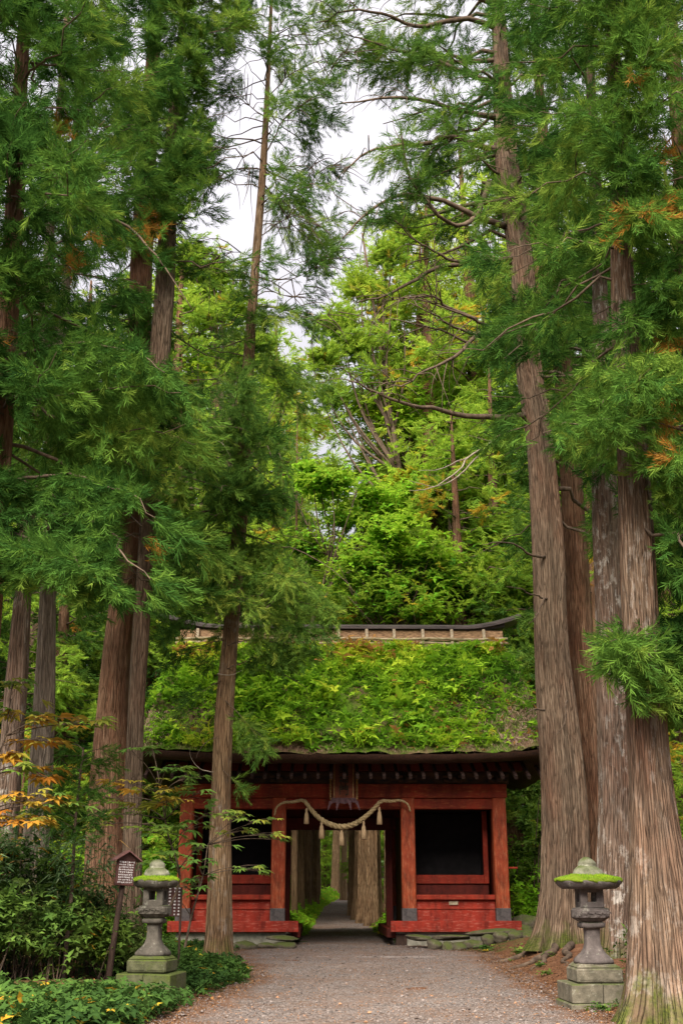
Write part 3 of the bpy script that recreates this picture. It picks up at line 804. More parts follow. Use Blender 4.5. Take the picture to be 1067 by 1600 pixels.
for t in np.linspace(0, 1, 30):
    w, d, z = roof_at(t)
    rings.append(roof_ring(w, d, z, corner=.55 * (1 - t) + .25, lift=.2 * (1 - t) ** 2))
mb = MB().loft(rings, cap=False)
v = np.vstack(mb.v); nse = .05 * vn(v, 2.3, 1) + .035 * vn(v, 6.1, 2) + .02 * vn(v, 15, 3)
v[:, 2] += nse; v[:, 1] += nse * .5 * np.sign(v[:, 1] - RC)
roof = mesh_obj('roof', v, np.vstack(mb.q), M['thatch'], gate, True)
tag(roof, 'steep old thatch roof with loose straw showing at the edges')
rr = [roof_ring(5.42, 4.0, ZE - .0, corner=.55, lift=.2), roof_ring(5.39, 3.97, ZE - .11, corner=.55, lift=.2), roof_ring(5.26, 3.84, ZE - .20, corner=.55, lift=.2),
      roof_ring(5.0, 3.55, ZE - .20, corner=.5, lift=.16), roof_ring(4.2, 2.65, ZE + .12, corner=.3), roof_ring(3.9, 2.2, ZE + .55, corner=.3)]
mb = MB().loft(rr, cap=False)
v = np.vstack(mb.v); v[:, 2] -= .24 * sstep(4.7, 5.2, np.abs(v[:, 0])) * (v[:, 2] < ZE + .05) * sstep(ZE + .02, ZE - .15, v[:, 2]); v[:, 2] += .015 * vn(v, 7, 2); v[:, 1] += .012 * vn(v, 11, 5)
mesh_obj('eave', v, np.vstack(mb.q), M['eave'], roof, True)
for i in range(31):
    x = -4.95 + 9.9 * i / 30
    o = MB().box((0, 0, 0), (.075, 1.55, .09), rot=Matrix.Rotation(math.radians(24), 3, 'X')).build('rafter', M['rafter'], roof)
    o.location = (x, -.72, ZE - .225)
# ridge: straw band, battens, poles and upturned copper cap
zr0, zr1 = zv(1004, 31.75), zv(983, 31.75)
HB = 4.66
mb = MB()
n = 40
xs = np.linspace(-HB, HB, n)
rg = [[(x, RC - .52, zr0 - .12), (x, RC + .52, zr0 - .12), (x, RC + .40, zr1), (x, RC - .40, zr1)] for x in xs]
o = mb.loft(rg).build('ridge_band', M['ridge_straw'], roof)
XE0, XE1 = lx(247, 965, 32.3), lx(812, 965, 32.3)
xs = np.linspace(XE0, XE1, 70)
mb = MB()
def up(x): return .38 * max(0, (abs(x) - 3.6) / 1.7) ** 1.7
zc = zv(983, 31.9)
rg = [[(x, RC - .50, zc + up(x)), (x, RC - .50, zc + up(x) + .07), (x, RC - .12, zc + up(x) + .20), (x, RC + .12, zc + up(x) + .20), (x, RC + .50, zc + up(x) + .07), (x, RC + .50, zc + up(x))] for x in xs]
mb.loft(rg)
rg = [[(x, RC - .34, zc - .05 + up(x) * .8), (x, RC - .34, zc + .01 + up(x)), (x, RC + .34, zc + .01 + up(x)), (x, RC + .34, zc - .05 + up(x) * .8)] for x in xs[3:-3]]
mb.loft(rg)
mb.build('ridge_cap', M['ridge_metal'], roof)
for u in (313, 356, 400, 443, 487, 533, 577, 620, 663, 706, 756):
    x = lx(u, 995, 31.7)
    o = MB().box((0, 0, 0), (.085, .06, .44), rot=Matrix.Rotation(math.radians(-12), 3, 'X'), bev=.012).build('ridge_batten', M['batten'], roof)
    o.location = (x + .05 * math.sin(u), RC - .53, (zr0 + zr1) / 2 + .0)
for k, (dz, yy) in enumerate(((.10, -.60), (-.04, -.66))):
    for sy in (-1, 1):
        p = [(x, RC + sy * -yy * -1 if sy < 0 else RC - yy, zr0 + dz + .015 * math.sin(x * 3 + k)) for x in np.linspace(-HB - .1, HB + .1, 30)]
        p = [(a, RC + sy * abs(yy), c) for a, b, c in p]
        MB().tube(p, .04, 7).build('ridge_pole', M['pole'], roof, True)
for sx in (-1, 1):
    for k in range(3):
        p = [(sx * (4.55 - .10 * k), RC + .66, zr0 + .12 - .13 * k), (sx * (4.62 - .1 * k), RC - .80 - .05 * k, zr0 + .06 - .13 * k)]
        MB().tube(polyline(p, 6), .05, 7).build('ridge_pole', M['pole'], roof, True)
# loose straw along the lower edge and on the bare right side
rng = np.random.default_rng(11)
def roof_points(n, rng, back=False):
    t = rng.random(n) ** 1.1; a = rng.uniform(-1, 1, n)
    w = 5.42 - .85 * t - .05 * np.sin(PI * t); d = 4.0 - 3.5 * t
    z = ZE + (ZR - ZE) * (t + .055 * np.sin(PI * t)) + .2 * (1 - t) ** 2 * np.abs(a) ** 4
    return t, a, np.c_[a * w, RC - d, z]
t, a, p = roof_points(60000, rng)
bare = np.clip(.8 * sstep(.06, .0, t) + sstep(.45, .9, a) * sstep(.75, .1, t) * .9 + sstep(-.75, -.95, a) * sstep(.5, 0, t) + .15 * (vn(p, 1.1, 8) > .7) + .5 * sstep(.93, 1, a), 0, 1)
ok = (rng.random(len(t)) < bare * .42) & (t > .012)
p = p[ok]; nn = len(p)
d = np.c_[rng.normal(0, .35, nn), -.75 + rng.normal(0, .2, nn), -.62 + rng.normal(0, .25, nn)]
stv = (np.array([(0, -.03, 0), (0, .03, 0), (1, .02, 0), (1, -.02, 0)]), np.array([(0, 1, 2, 3)]))
v, q, idx = stamp([stv], p + np.array((0, -.01, .03)), rot_from(d, rng.uniform(-1, 1, nn)), rng.uniform(.10, .26, nn) * (.45 + .55 * sstep(.0, .10, t[ok])), rng)
tn = rng.beta(2, 2.2, nn)
o = mesh_obj('loose_straw', v, q, M['straw'], roof, attrs={'tint': tn[idx]}); tag(o, kind='stuff')
# plants growing on the thatch
rng = np.random.default_rng(12)
t, a, p = roof_points(18000, rng)
k = 1 - .96 * np.clip(sstep(.05, .0, t) + sstep(.90, .96, t) + sstep(.55, .90, a) * sstep(.85, .25, t) * .7 + sstep(-.82, -.97, a) * sstep(.4, 0, t) * .8, 0, 1)
cl = vn(p, 1.25, 3) * .6 + vn(p, 3.1, 5) * .4
k *= .30 + .70 * sstep(-.65, .1, cl)
ok = rng.random(len(t)) < k
t, a, p, cl = t[ok], a[ok], p[ok], cl[ok]; nn = len(p)
tall = rng.random(nn) < .10
lump = .5 * vn(p, 2.6, 21) + .5 * vn(p, 5.5, 22)
hgt = np.clip(.02 + .30 * sstep(-.1, .9, lump) * (.4 + .6 * rng.random(nn)) + .10 * sstep(-.4, .8, cl) * rng.random(nn), 0, .42) * sstep(.97, .85, t) + tall * rng.uniform(.05, .28, nn) * (t < .88)
p = p + np.c_[np.zeros(nn), -hgt * .6, hgt * .8 + .02]
d = np.c_[rng.normal(0, .35, nn), -.7 + rng.normal(0, .3, nn), .75 + rng.normal(0, .3, nn)]
R = rot_from(np.c_[rng.normal(0, 1, nn), rng.normal(0, .4, nn) - .2, rng.normal(.15, .4, nn)], rng.uniform(-.5, .5, nn))
sc = np.clip(.10 * rng.lognormal(0, .38, nn), .04, .30) * (1 + .35 * sstep(0, .8, lump)) * (1 + .6 * tall)
v, q, idx = stamp(LEAF5 + LEAF3 + GRASS, p, R, sc, rng)
tint = .47 + .18 * vn(p, .8, 6) + .16 * vn(p, 2.4, 7) + .18 * lump + rng.normal(0, .12, nn) + .22 * sstep(.75, 1, t) - .08 * sstep(.2, .9, a)
tint = np.where((vn(p, 1.2, 15) + rng.normal(0, .5, nn) > 1.1) & (t > .72), .9, np.clip(tint, 0, .90))
tint = tint + tall * .12
tint = np.where((rng.random(nn) < .05) & (a > .25) & (t < .5), 1.0, tint)
wv = np.array(Matrix.Rotation(math.radians(1), 3, 'Z')); v = v @ wv.T + np.array((X0, 30, 0))
o = mesh_obj('roof_plants', v, q, M['roofleaf'], attrs={'tint': tint[idx]})
tag(o, 'bright green leafy plants and moss overgrowing the thatched roof', 'plants', kind='stuff')
# tall tufts of fern standing out of the roof
rng = np.random.default_rng(13)
for i in range(7):
    tt, aa = rng.uniform(.45, .95), rng.uniform(-.85, .5)
    w, dd, z = roof_at(tt)
    base = np.array((aa * w, RC - dd, z)); nl = 14
    dirs = np.c_[rng.normal(0, .7, nl), rng.normal(-.5, .4, nl), rng.uniform(.4, 1, nl)]
    v, q, idx = stamp(LONG, np.repeat(base[None], nl, 0) + rng.normal(0, .04, (nl, 3)), rot_from(dirs, rng.uniform(-.5, .5, nl)), rng.uniform(.25, .55, nl), rng)
    v = v @ wv.T + np.array((X0, 30, 0)); b = base @ wv.T + np.array((X0, 30, 0))
    o = mesh_obj('roof_fern', v - b, q, M['roofleaf'], attrs={'tint': rng.uniform(.5, .8, nl)[idx]}); o.location = b
    tag(o, 'tuft of long leaves sprouting from the green thatched roof', 'fern', 'tufts of long leaves on the thatched roof')

# ---- straw rope with tassels, name plaque
YR = 29.62
rope = thing('sacred_rope', 'twisted straw rope with five tassels sagging across the gate passage', 'rope', P(533.5, 1292, YR))
org = np.array(rope.location)
ctrl = [(429, 1274), (432, 1262), (441, 1255), (458, 1253), (474, 1251), (486, 1265), (500, 1279), (516, 1288), (533, 1292), (550, 1289), (567, 1279), (583, 1265), (596, 1252), (612, 1252), (627, 1251), (637, 1257), (641, 1268)]
cp = polyline([P(u, v, YR - .02 * math.sin(i)) for i, (u, v) in enumerate(ctrl)], 130) - org
w = np.interp(np.linspace(0, 1, 130), [0, .12, .25, .5, .75, .88, 1], [.018, .034, .050, .074, .050, .034, .018])
s = np.r_[0, np.cumsum(np.linalg.norm(np.diff(cp, axis=0), axis=1))]
tan = np.gradient(cp, axis=0); tan /= np.linalg.norm(tan, axis=1)[:, None]
sd = np.cross(tan, (0, 1., 0)); sd /= np.linalg.norm(sd, axis=1)[:, None]; bn = np.cross(tan, sd)
mb = MB()
for j in range(3):
    an = s * 17 + j * 2 * PI / 3
    mb.tube(cp + w[:, None] * .52 * (np.cos(an)[:, None] * sd + np.sin(an)[:, None] * bn), w * .60, 7)
mb.build('rope', M['rope'], rope, True)
for u, v0, v1, wd in ((479, 1264, 1287, 8), (502.5, 1284, 1310, 9), (533.5, 1294, 1321, 9), (568, 1284, 1311, 9), (592.5, 1262, 1288, 9)):
    a, b = P(u, v0, YR), P(u, v1, YR); h = a[2] - b[2]; r1 = wd / 2 / 61
    mb = MB(); prof = [(.018, .02), (.03, -.02), (.034, -.05), (.026, -.07), (.045, -.12), (r1 * .85, -h * .6), (r1, -h), (r1 * .6, -h - .01)]
    th = np.arange(20) * 2 * PI / 20
    mb.loft([np.c_[r * (1 + .10 * np.sin(th * 7)) * np.cos(th), r * (1 + .10 * np.sin(th * 7)) * np.sin(th), np.full(20, z)] for r, z in prof])
    o = mb.build('tassel', M['tassel'], rope, True); o.location = a - org
pq = P(537, 1221, 29.35)
plaque = thing('name_plaque', 'dark framed wooden plaque with three black characters under the eave', 'plaque', pq)
plaque.rotation_euler = (math.radians(-10), 0, 0)
W2, H2 = .335, .50
MB().box((0, .02, 0), (2 * W2 - .10, .05, 2 * H2 - .06), bev=.01).build('board', M['plaque'], plaque)
mb = MB()
for sx in (-1, 1):
    mb.box((sx * W2 * .72, -.012, 0), (.03, .05, 2 * H2 - .08), bev=.008)
    for i in range(21): mb.box((sx * W2, -.01, -H2 + .05 + i * (2 * H2 - .1) / 20), (.05 + .012 * (i % 2), .06, .036), bev=.012)
mb.box((0, -.012, H2), (2 * W2 + .07, .07, .045), bev=.012); mb.box((0, -.012, -H2), (2 * W2, .06, .04), bev=.01)
mb.build('frame', M['gilt'], plaque)
def text_mesh(body, size, depth):
    c = bpy.data.curves.new('lettering', 'FONT'); c.body = body; c.size = size; c.extrude = depth; c.align_x = 'CENTER'; c.align_y = 'CENTER'
    o = bpy.data.objects.new('lettering', c); C.objects.link(o)
    bpy.context.view_layer.update()
    me = bpy.data.meshes.new_from_object(o.evaluated_get(bpy.context.evaluated_depsgraph_get()))
    bpy.data.objects.remove(o); bpy.data.curves.remove(c); return me
for ch, z in (('隨', .25), ('神', .0), ('門', -.25)):
    me = text_mesh(ch, .27, .012); me.materials.clear(); me.materials.append(M['ink'])
    o = bpy.data.objects.new('character', me); C.objects.link(o); o.parent = plaque
    o.rotation_euler = (PI / 2, 0, 0); o.location = (0, -.02, z)
mb = MB()
n = 24
top = [(-.30 + .60 * i / n, -.05 - .01 * math.sin(i), -H2 + .07 - .0) for i in range(n + 1)]
mb.loft([[(x, y, z) for x, y, z in top], [(x * 1.2, y - .03 - .02 * math.sin(i * 1.3), z - .14 - .02 * math.cos(i * .52)) for i, (x, y, z) in enumerate(top)]], cap=False, closed=False)
for cx in (-.31, -.14, .14, .31):
    s_ = 1 if abs(cx) < .2 else 1
    mb.loft([[(cx - .05, -.09, -H2 - .02), (cx + .05, -.09, -H2 - .02)], [(cx * 1.15 - .03, -.11, -H2 - .13), (cx * 1.15 + .03, -.11, -H2 - .13)], [(cx * 1.3 - .008, -.10, -H2 - .26), (cx * 1.3 + .008, -.10, -H2 - .26)]], cap=False, closed=False)
mb.build('cloth', M['cloth'], plaque)

# ================================================================== stones beside the footings
def rock(name, loc, size, seed, mat, label, group, cat='stone', rz=0):
    r = np.random.default_rng(seed); k = 14; mb = MB(); rings = []
    th = np.arange(k) * 2 * PI / k
    for i, z in enumerate(np.linspace(-.5, .5, 8)):
        rad = max(.05, (1 - abs(2 * z) ** 3.2)) ** .5 * .5
        rings.append(np.c_[rad * np.cos(th), rad * np.sin(th), np.full(k, z)])
    v = np.array(rings); p = v.reshape(-1, 3)
    dn = 1 + .20 * vn(p, 3.0, seed) + .08 * vn(p, 8.0, seed + 2)
    p = p * dn[:, None] * np.array(size)
    mb.loft(p.reshape(v.shape)); o = mb.build(name, M[mat], None, True)
    o.location = loc; o.rotation_euler = (r.uniform(-.1, .1), r.uniform(-.1, .1), rz + r.uniform(-.4, .4))
    return tag(o, label, cat, group)
rng = np.random.default_rng(5)
SG, SL = 'rough stones along the right gate footing', 'rough mossy stone in the low row before the right footing'
u = 668
i = 0
while u < 835:
    wpx = rng.uniform(15, 27); Yr = 28.6 + rng.uniform(-.1, .1)
    c = P(u + wpx / 2, 1490, Yr); hh = rng.uniform(.22, .32)
    rock('stone', (c[0], Yr, Hs(c[0], Yr) + .07), (wpx / 63, .42, hh), 40 + i, 'rock', SL, SG); u += wpx * .93; i += 1
for j, (u, w, h) in enumerate(((655, 44, .12), (706, 62, .14), (770, 70, .15), (822, 44, .16))):
    c = P(u, 1478, 29.1); rock('stone_slab', (c[0], 29.15, Hs(c[0], 29.1) + .24), (w / 62, .7, h), 70 + j, 'rock', 'flat mossy slab lying on the row of stones before the right footing', 'flat slabs before the right footing', 'slab')
for j, (u, w, h, yy) in enumerate(((384, 40, .30, 28.7), (420, 30, .2, 28.9), (446, 34, .22, 29.1))):
    c = P(u, 1485, yy); rock('stone', (c[0], yy, Hs(c[0], yy) + .06), (w / 62, .5, h), 90 + j, 'rock', 'rough stone lying before the left gate footing', 'rough stones before the left footing')
c = P(443, 1476, 29.2); rock('stone_slab', (c[0], 29.3, .27), (.72, .6, .12), 99, 'rock', 'flat mossy slab at the inner corner of the left footing', None, 'slab')
c = P(808, 1466, 30.2); rock('stone', (c[0], 30.2, .32), (.75, .6, .5), 101, 'rock', 'dark round rock between the right footing and the cedar trunk', None)
c = P(822, 1452, 31.5); rock('stone', (c[0], 31.5, .5), (.7, .6, .5), 103, 'rock', 'dark boulder in the greenery behind the right footing', None)
for j, (ua, ub, v) in enumerate(((490, 585, 1497), (588, 683, 1498))):
    a, b = P(ua, v, 26), P(ub, v, 26); L = b[0] - a[0]
    o = MB().box((0, 0, 0), (L - .03, .14, .16), bev=.02).build('kerb_stone', M['kerb'])
    o.location = ((a[0] + b[0]) / 2, 26 + .03 * j, Hs(0, 26) - .052); tag(o, kind='structure')
# ================================================================== stone lanterns
def lantern(name, label, loc, rz, cap_r, mossy, seed):
    t = thing(name, label, 'lantern', loc, rz, None)
    base, mid = ('lantern_mossy', 'lantern_mossy') if mossy else ('lantern_base', 'lantern_base')
    def rough(mb, nm, mat, amp=.008, f=9, sm=False):
        if mossy and mat == 'lantern': mat = 'lantern_dark'
        v = np.vstack(mb.v); v = v + amp * np.c_[vn(v + seed, f, 1), vn(v + seed, f, 2), vn(v + seed, f, 3)]
        mb.v = [v]; return mb.build(nm, M[mat], t, sm)
    z = -.06
    rough(MB().box((0, 0, z + .07), (.88, .88, .14), bev=.014), 'foot_slab', base)
    for sx in (-1, 1):
        rough(MB().box((sx * .209, 0, .195), (.413, .82, .23), bev=.012), 'base_step', base)
    mb = MB().box((0, 0, .40), (.61, .61, .17), bev=.02).box((0, 0, .51), (.57, .57, .05), taper=.86, bev=.01)
    for sx in (-1, 0, 1):
        pass
    for sgn in (-1, 1): mb.box((sgn * .145, -.306, .395), (.24, .012, .09), bev=.005)
    rough(mb, 'plinth', mid, .006)
    prof = [(.245, .535), (.250, .56), (.240, .585), (.205, .62), (.160, .66), (.125, .71), (.105, .77), (.098, .86), (.100, .93), (.102, .965), (.15, .97), (.170, .985), (.172, 1.03), (.150, 1.04)]
    rough(MB().lathe(prof, k=32, sq=.55), 'shaft', 'lantern', .004, 12, True)
    prof = [(.12, 1.035), (.16, 1.05), (.215, 1.085), (.24, 1.10), (.245, 1.125), (.245, 1.19), (.235, 1.20), (.235, 1.215), (.16, 1.225)]
    mb = MB(); th = np.arange(48) * 2 * PI / 48 + .13
    mb.loft([np.c_[r * (1 + (.035 * np.cos(th * 12) if z < 1.11 else .012 * np.cos(th * 18) * (1.12 < z < 1.2))) * np.cos(th) / np.maximum(np.abs(np.cos(th)), np.abs(np.sin(th))) ** .35,
                   r * (1 + (.035 * np.cos(th * 12) if z < 1.11 else 0)) * np.sin(th) / np.maximum(np.abs(np.cos(th)), np.abs(np.sin(th))) ** .35, np.full(48, z)] for r, z in prof])
    for k in range(9):      # worn carved scrolls along the front
        x = -.19 + .0475 * k
        mb.tube(polyline([(x - .02, -.247, 1.14 + .02 * (k % 2)), (x, -.252, 1.175 - .02 * (k % 2)), (x + .022, -.247, 1.15)], 8), .008, 6)
    rough(mb, 'platform', 'lantern', .005, 11)
    mb = MB(); zb = 1.215; hb = .255
    mb.box((0, 0, zb + .04), (.315, .315, .08), bev=.01); mb.box((0, 0, zb + hb - .025), (.315, .315, .06), bev=.01)
    for sx in (-1, 1):
        for sy in (-1, 1): mb.box((sx * .108, sy * .108, zb + .14), (.098, .098, .15), bev=.008)
    rough(mb, 'light_box', 'lantern', .004, 10)
    zc = zb + hb
    th = np.arange(56) * 2 * PI / 56; wob = 1 + .03 * np.sin(th * 3 + seed) + .02 * np.sin(th * 7 + 2 * seed)
    def ring(r, z, lift=.0): return np.c_[r * wob * np.cos(th), r * wob * np.sin(th), z + lift * np.sin(th * 2 + seed) + 0 * th]
    mb = MB().loft([ring(.12, zc - .01), ring(cap_r * .80, zc - .012), ring(cap_r * .90, zc + .015, .006), ring(cap_r * .985, zc + .06, .008), ring(cap_r, zc + .085, .008), ring(cap_r * .97, zc + .10, .008), ring(.1, zc + .15)])
    rough(mb, 'roof_cap', 'lantern', .006, 9, True)
    k = []
    for i, (fr, z) in enumerate(((1.005, .075), (1.0, .10), (.93, .118), (.80, .132), (.62, .150), (.40, .172), (.1, .185))):
        k.append(ring(cap_r * fr, zc + z + .004, .008))
    mb = MB().loft(k, cap=True); v = np.vstack(mb.v); v = v + .010 * np.c_[vn(v + seed, 31, 1), vn(v + seed, 27, 2), 1.2 * vn(v + seed, 24, 3)]; mb.v = [v]
    capm = mb.build('moss_cover', M['moss'], t, True)
    # short moss blades give the cover a soft edge
    r = np.random.default_rng(seed + 40); nb = 3800
    a = r.uniform(0, 2 * PI, nb); rad = cap_r * np.sqrt(r.random(nb)) * 1.0; rad = np.maximum(rad, .16)
    w2 = 1 + .03 * np.sin(a * 3 + seed) + .02 * np.sin(a * 7 + 2 * seed)
    zz = np.interp(rad / cap_r, [.1, .40, .62, .80, .93, 1.0], [.185, .172, .150, .132, .118, .095]) + zc
    bl = (np.array([(0, -.16, 0), (0, .16, 0), (1, .03, 0), (1, -.03, 0)]), np.array([(0, 1, 2, 3)]))
    pos = np.c_[rad * w2 * np.cos(a), rad * w2 * np.sin(a), zz]
    d = np.c_[np.cos(a) * .5, np.sin(a) * .5, np.ones(nb)] + r.normal(0, .35, (nb, 3))
    v, q, idx = stamp([bl], pos, rot_from(d, r.uniform(-2, 2, nb)), r.uniform(.012, .026, nb), r)
    b = mesh_obj('moss_blades', v, q, M['roofleaf'], capm, attrs={'tint': np.clip(.55 + .15 * vn(pos, 9, seed) + r.normal(0, .1, nb), .1, .88)[idx]}); tag(b, kind='stuff')
    prof = [(.205, zc + .14), (.200, zc + .19), (.175, zc + .235), (.135, zc + .265), (.118, zc + .275), (.128, zc + .295), (.118, zc + .335), (.085, zc + .37), (.03, zc + .395)]
    rough(MB().lathe(prof, k=26), 'finial', 'lantern_top', .012, 13, True)
    return t
pl = P(931, 1566, 15.2)
lantern('stone_lantern', 'stone lantern with a wide bright moss cap on the right of the path', (pl[0], 15.2, Hs(pl[0], 15.2) - .02), math.radians(3), .445, False, 1).scale = (.95, .95, .96)
pl = P(236, 1558, 16)
lantern('stone_lantern', 'dark stone lantern on a moss covered base beside the wooden notice post', (pl[0], 16, Hs(pl[0], 16) - .03), math.radians(-9), .345, True, 5).scale = (.88, .88, .92)

# ================================================================== notice posts
def notice(name, label, foot, head, Yd, rz, w=.26, h=.34):
    f = P(*foot, Yd); a = P(*head, Yd)
    zg = Hs(f[0], Yd)
    t = thing(name, label, 'sign', (f[0], Yd, zg), 0)
    top = a - np.array((f[0], Yd, zg)); lean = math.atan2(top[0], top[2])
    mb = MB().tube(polyline([(0, 0, -.12), top * .5, top + np.array((0, .05, .1))], 8), [.048, .046, .043, .042, .04, .04, .038, .036], 9)
    mb.build('post', M['sign_post'], t, True)
    c = bpy.data.objects.new('board', None)
    bo = MB().box((0, 0, h / 2), (w, .07, h), bev=.008).build('board', M['sign_wood'], t)
    bpy.data.objects.remove(c)
    bo.location = top + np.array((.02, -.02, .0)); bo.rotation_euler = (0, -lean * -.45, rz)
    r = np.random.default_rng(9); mb = MB()
    for row in range(9):            # rows of small painted white characters, too small to read
        x = -w / 2 + .022; z = h - .028 - row * (h - .04) / 9
        while x < w / 2 - .03:
            ww = r.uniform(.016, .026)
            for s in range(4):
                if r.random() < .5: mb.box((x + ww / 2 + r.uniform(-.004, .004), -.037, z + r.uniform(-.010, .010)), (ww * r.uniform(.7, 1), .003, .0045))
                else: mb.box((x + r.uniform(.1, .9) * ww, -.0375, z), (.0045, .003, .024 * r.uniform(.6, 1)))
            x += ww + .006
    mb.build('lettering', M['white_paint'], bo)
    ov = .05; rw = w / 2 + .065; rh = .13
    mb = MB()
    for sx in (-1, 1):
        mb.loft([[(0, -.12, h + rh), (0, .12, h + rh), (0, .12, h + rh - .018), (0, -.12, h + rh - .018)], [(sx * rw, -.12, h - .0), (sx * rw, .12, h - .0), (sx * rw, .12, h - .018), (sx * rw, -.12, h - .018)]])
    mb.build('roof', M['sign_roof'], bo)
    MB().loft([[(-w / 2 - .02, -.035, h), (w / 2 + .02, -.035, h), (.01, -.035, h + rh - .03), (-.01, -.035, h + rh - .03)], [(-w / 2 - .02, .035, h), (w / 2 + .02, .035, h), (.01, .035, h + rh - .03), (-.01, .035, h + rh - .03)]]).build('gable', M['sign_wood'], bo)
    return t
notice('notice_post', 'small roofed wooden notice on a leaning dark post left of the mossy lantern', (168, 1532), (192, 1384), 16.4, math.radians(28))
t = thing('notice_board', 'red framed notice board with white lettered strips half hidden behind the left lantern', 'sign', (P(264, 1480, 18.5)[0], 18.5, Hs(-2.7, 18.5)))
zt, zb_ = zv(1386, 18.5) - Hs(-2.7, 18.5), zv(1432, 18.5) - Hs(-2.7, 18.5)
for sx in (-.13, .16): MB().box((sx, 0, zt / 2 - .05), (.032, .04, zt + .1), bev=.006).build('post', M['sign_post'], t)
mb = MB(); r = np.random.default_rng(4)
MB().box((.015, .03, (zt + zb_) / 2), (.30, .02, zt - zb_), bev=.004).build('board', M['sign_wood'], t)
for k in (-.09, -.02, .06, .125):
    for j in range(9): mb.box((k, .015, zb_ + .03 + j * (zt - zb_ - .05) / 8), (.035 * r.uniform(.5, 1), .006, .022))
mb.build('lettering', M['white_paint'], t)

# ================================================================== the near cedars
TREES = []
def add_tree(key, *a, **k):
    r = cedar(*a, **k); TREES.append((key,) + r); return r
rng = np.random.default_rng(21)
R1 = cedar('cedar_tree', 'huge grey ribbed cedar with bare limbs rising just right of the gate', [(884, 1400, 74), (883, 1250, 70), (873, 1130, 60), (862, 1026, 52), (857, 850, 48), (843, 680, 40), (823, 560, 38), (818, 430, 36), (804, 340, 36), (790, 240, 34), (780, 50, 22)],
           24, Hs(4.5, 24), 31, M['bark'], seed=2, flare=.58, k=64, lobes=6, flen=.42, buttress=.6, spans=[(1140, 1500), (940, 1090), (690, 930), (560, 690), (380, 450), (225, 280), (40, 110)])
R1b = cedar('cedar_tree', 'shadowed reddish cedar standing close behind the huge ribbed one', [(928, 1400, 46), (925, 1250, 46), (905, 1026, 40), (898, 850, 36), (888, 680, 32), (870, 480, 26)],
            25.2, Hs(5.3, 25), 29, M['bark_red'], seed=3, flare=.6, k=48, spans=[(1000, 1500), (720, 990)])
R2 = cedar('cedar_tree', 'pale flaking cedar with white patched bark behind the right lantern', [(966, 1420, 66), (963, 1250, 54), (953, 1000, 42), (947, 850, 40), (943, 740, 36), (937, 450, 22)],
           20, Hs(4.6, 20), 27, M['bark_pale'], seed=4, flare=.6, k=48, spans=[(1060, 1500), (740, 960), (430, 510)])
R3 = cedar('cedar_tree', 'nearest cedar with spreading mossy roots at the right edge of the path', [(1046, 1560, 128), (1038, 1480, 112), (1032, 1400, 96), (1021, 1300, 76), (1013, 1200, 64), (1000, 975, 53), (993, 850, 53), (989, 728, 48), (970, 430, 34), (967, 280, 24)],
           13.2, Hs(3.6, 13.2) - .02, 22, M['bark_tan'], seed=5, flare=.48, k=80, lobes=6, flen=.28, buttress=.5, spans=[(1120, 1620), (745, 945), (410, 470)])
R4 = cedar('cedar_tree', 'cedar leaning in from the right edge with long low hanging spray', [(1128, 1500, 70), (1100, 800, 50), (1066, 270, 28)],
           15.5, Hs(5.2, 15.5), 24, M['bark_red'], seed=6)
L1 = cedar('cedar_tree', 'slim leaning cedar in front of the left gate bay', [(342, 1455, 40), (343, 1400, 37), (344, 1262, 31), (350, 1110, 28), (361, 981, 24), (372, 854, 22), (382, 700, 20), (389, 550, 17), (398, 430, 13), (412, 253, 11), (420, 100, 6)],
           23.5, Hs(-2.45, 23.5), 26, M['bark_lit'], seed=7, flare=.75, k=40, lobes=4, flen=.3, spans=[(1210, 1500), (1060, 1120), (960, 1010), (225, 455)])
L2a = cedar('cedar_tree', 'thick reddish cedar left of the gate, the broader of a touching pair', [(170, 1400, 78), (172, 1262, 66), (176, 1110, 50), (186, 981, 40), (204, 854, 34), (216, 600, 34), (221, 405, 34), (236, 150, 24)],
            24, Hs(-4.7, 24), 29, M['bark_red'], seed=8, flare=.6, k=56, spans=[(985, 1400), (790, 920), (385, 455)])
L2b = cedar('cedar_tree', 'straight pale cedar touching the broad reddish one left of the gate', [(206, 1400, 32), (208, 1262, 29), (213, 1110, 25), (221, 981, 27), (229, 854, 25), (240, 700, 28), (248, 576, 31), (258, 450, 32), (268, 220, 20), (280, 100, 13)],
            22.4, Hs(-4.1, 22.4), 27, M['bark'], seed=9, flare=.4, k=48, spans=[(985, 1400), (770, 950), (420, 580)])
L3 = cedar('cedar_tree', 'leaning cedar with peeling brown bark at the left edge', [(4, 1310, 48), (15, 1212, 38), (27, 1060, 33), (36, 930, 26), (46, 780, 20)],
           19, Hs(-5.4, 19), 24, M['bark_pale'], seed=10, flare=.4, spans=[(920, 1300)])
L4 = cedar('cedar_tree', 'slim smooth grey cedar beside the leaning one at the far left', [(54, 1330, 42), (62, 1262, 37), (71, 1060, 30), (75, 930, 24), (82, 780, 18)],
           19.8, Hs(-5.0, 19.8), 24, M['bark_grey'], seed=11, flare=.4, spans=[(915, 1300)])
L5 = cedar('cedar_tree', 'dark cedar in heavy hanging foliage at the upper left edge', [(-70, 1500, 64), (-42, 1200, 52), (-14, 900, 40), (4, 650, 34), (24, 320, 28), (34, 100, 20)],
           15, Hs(-5.6, 15), 23, M['bark_red'], seed=12, spans=[(275, 345), (615, 700)])

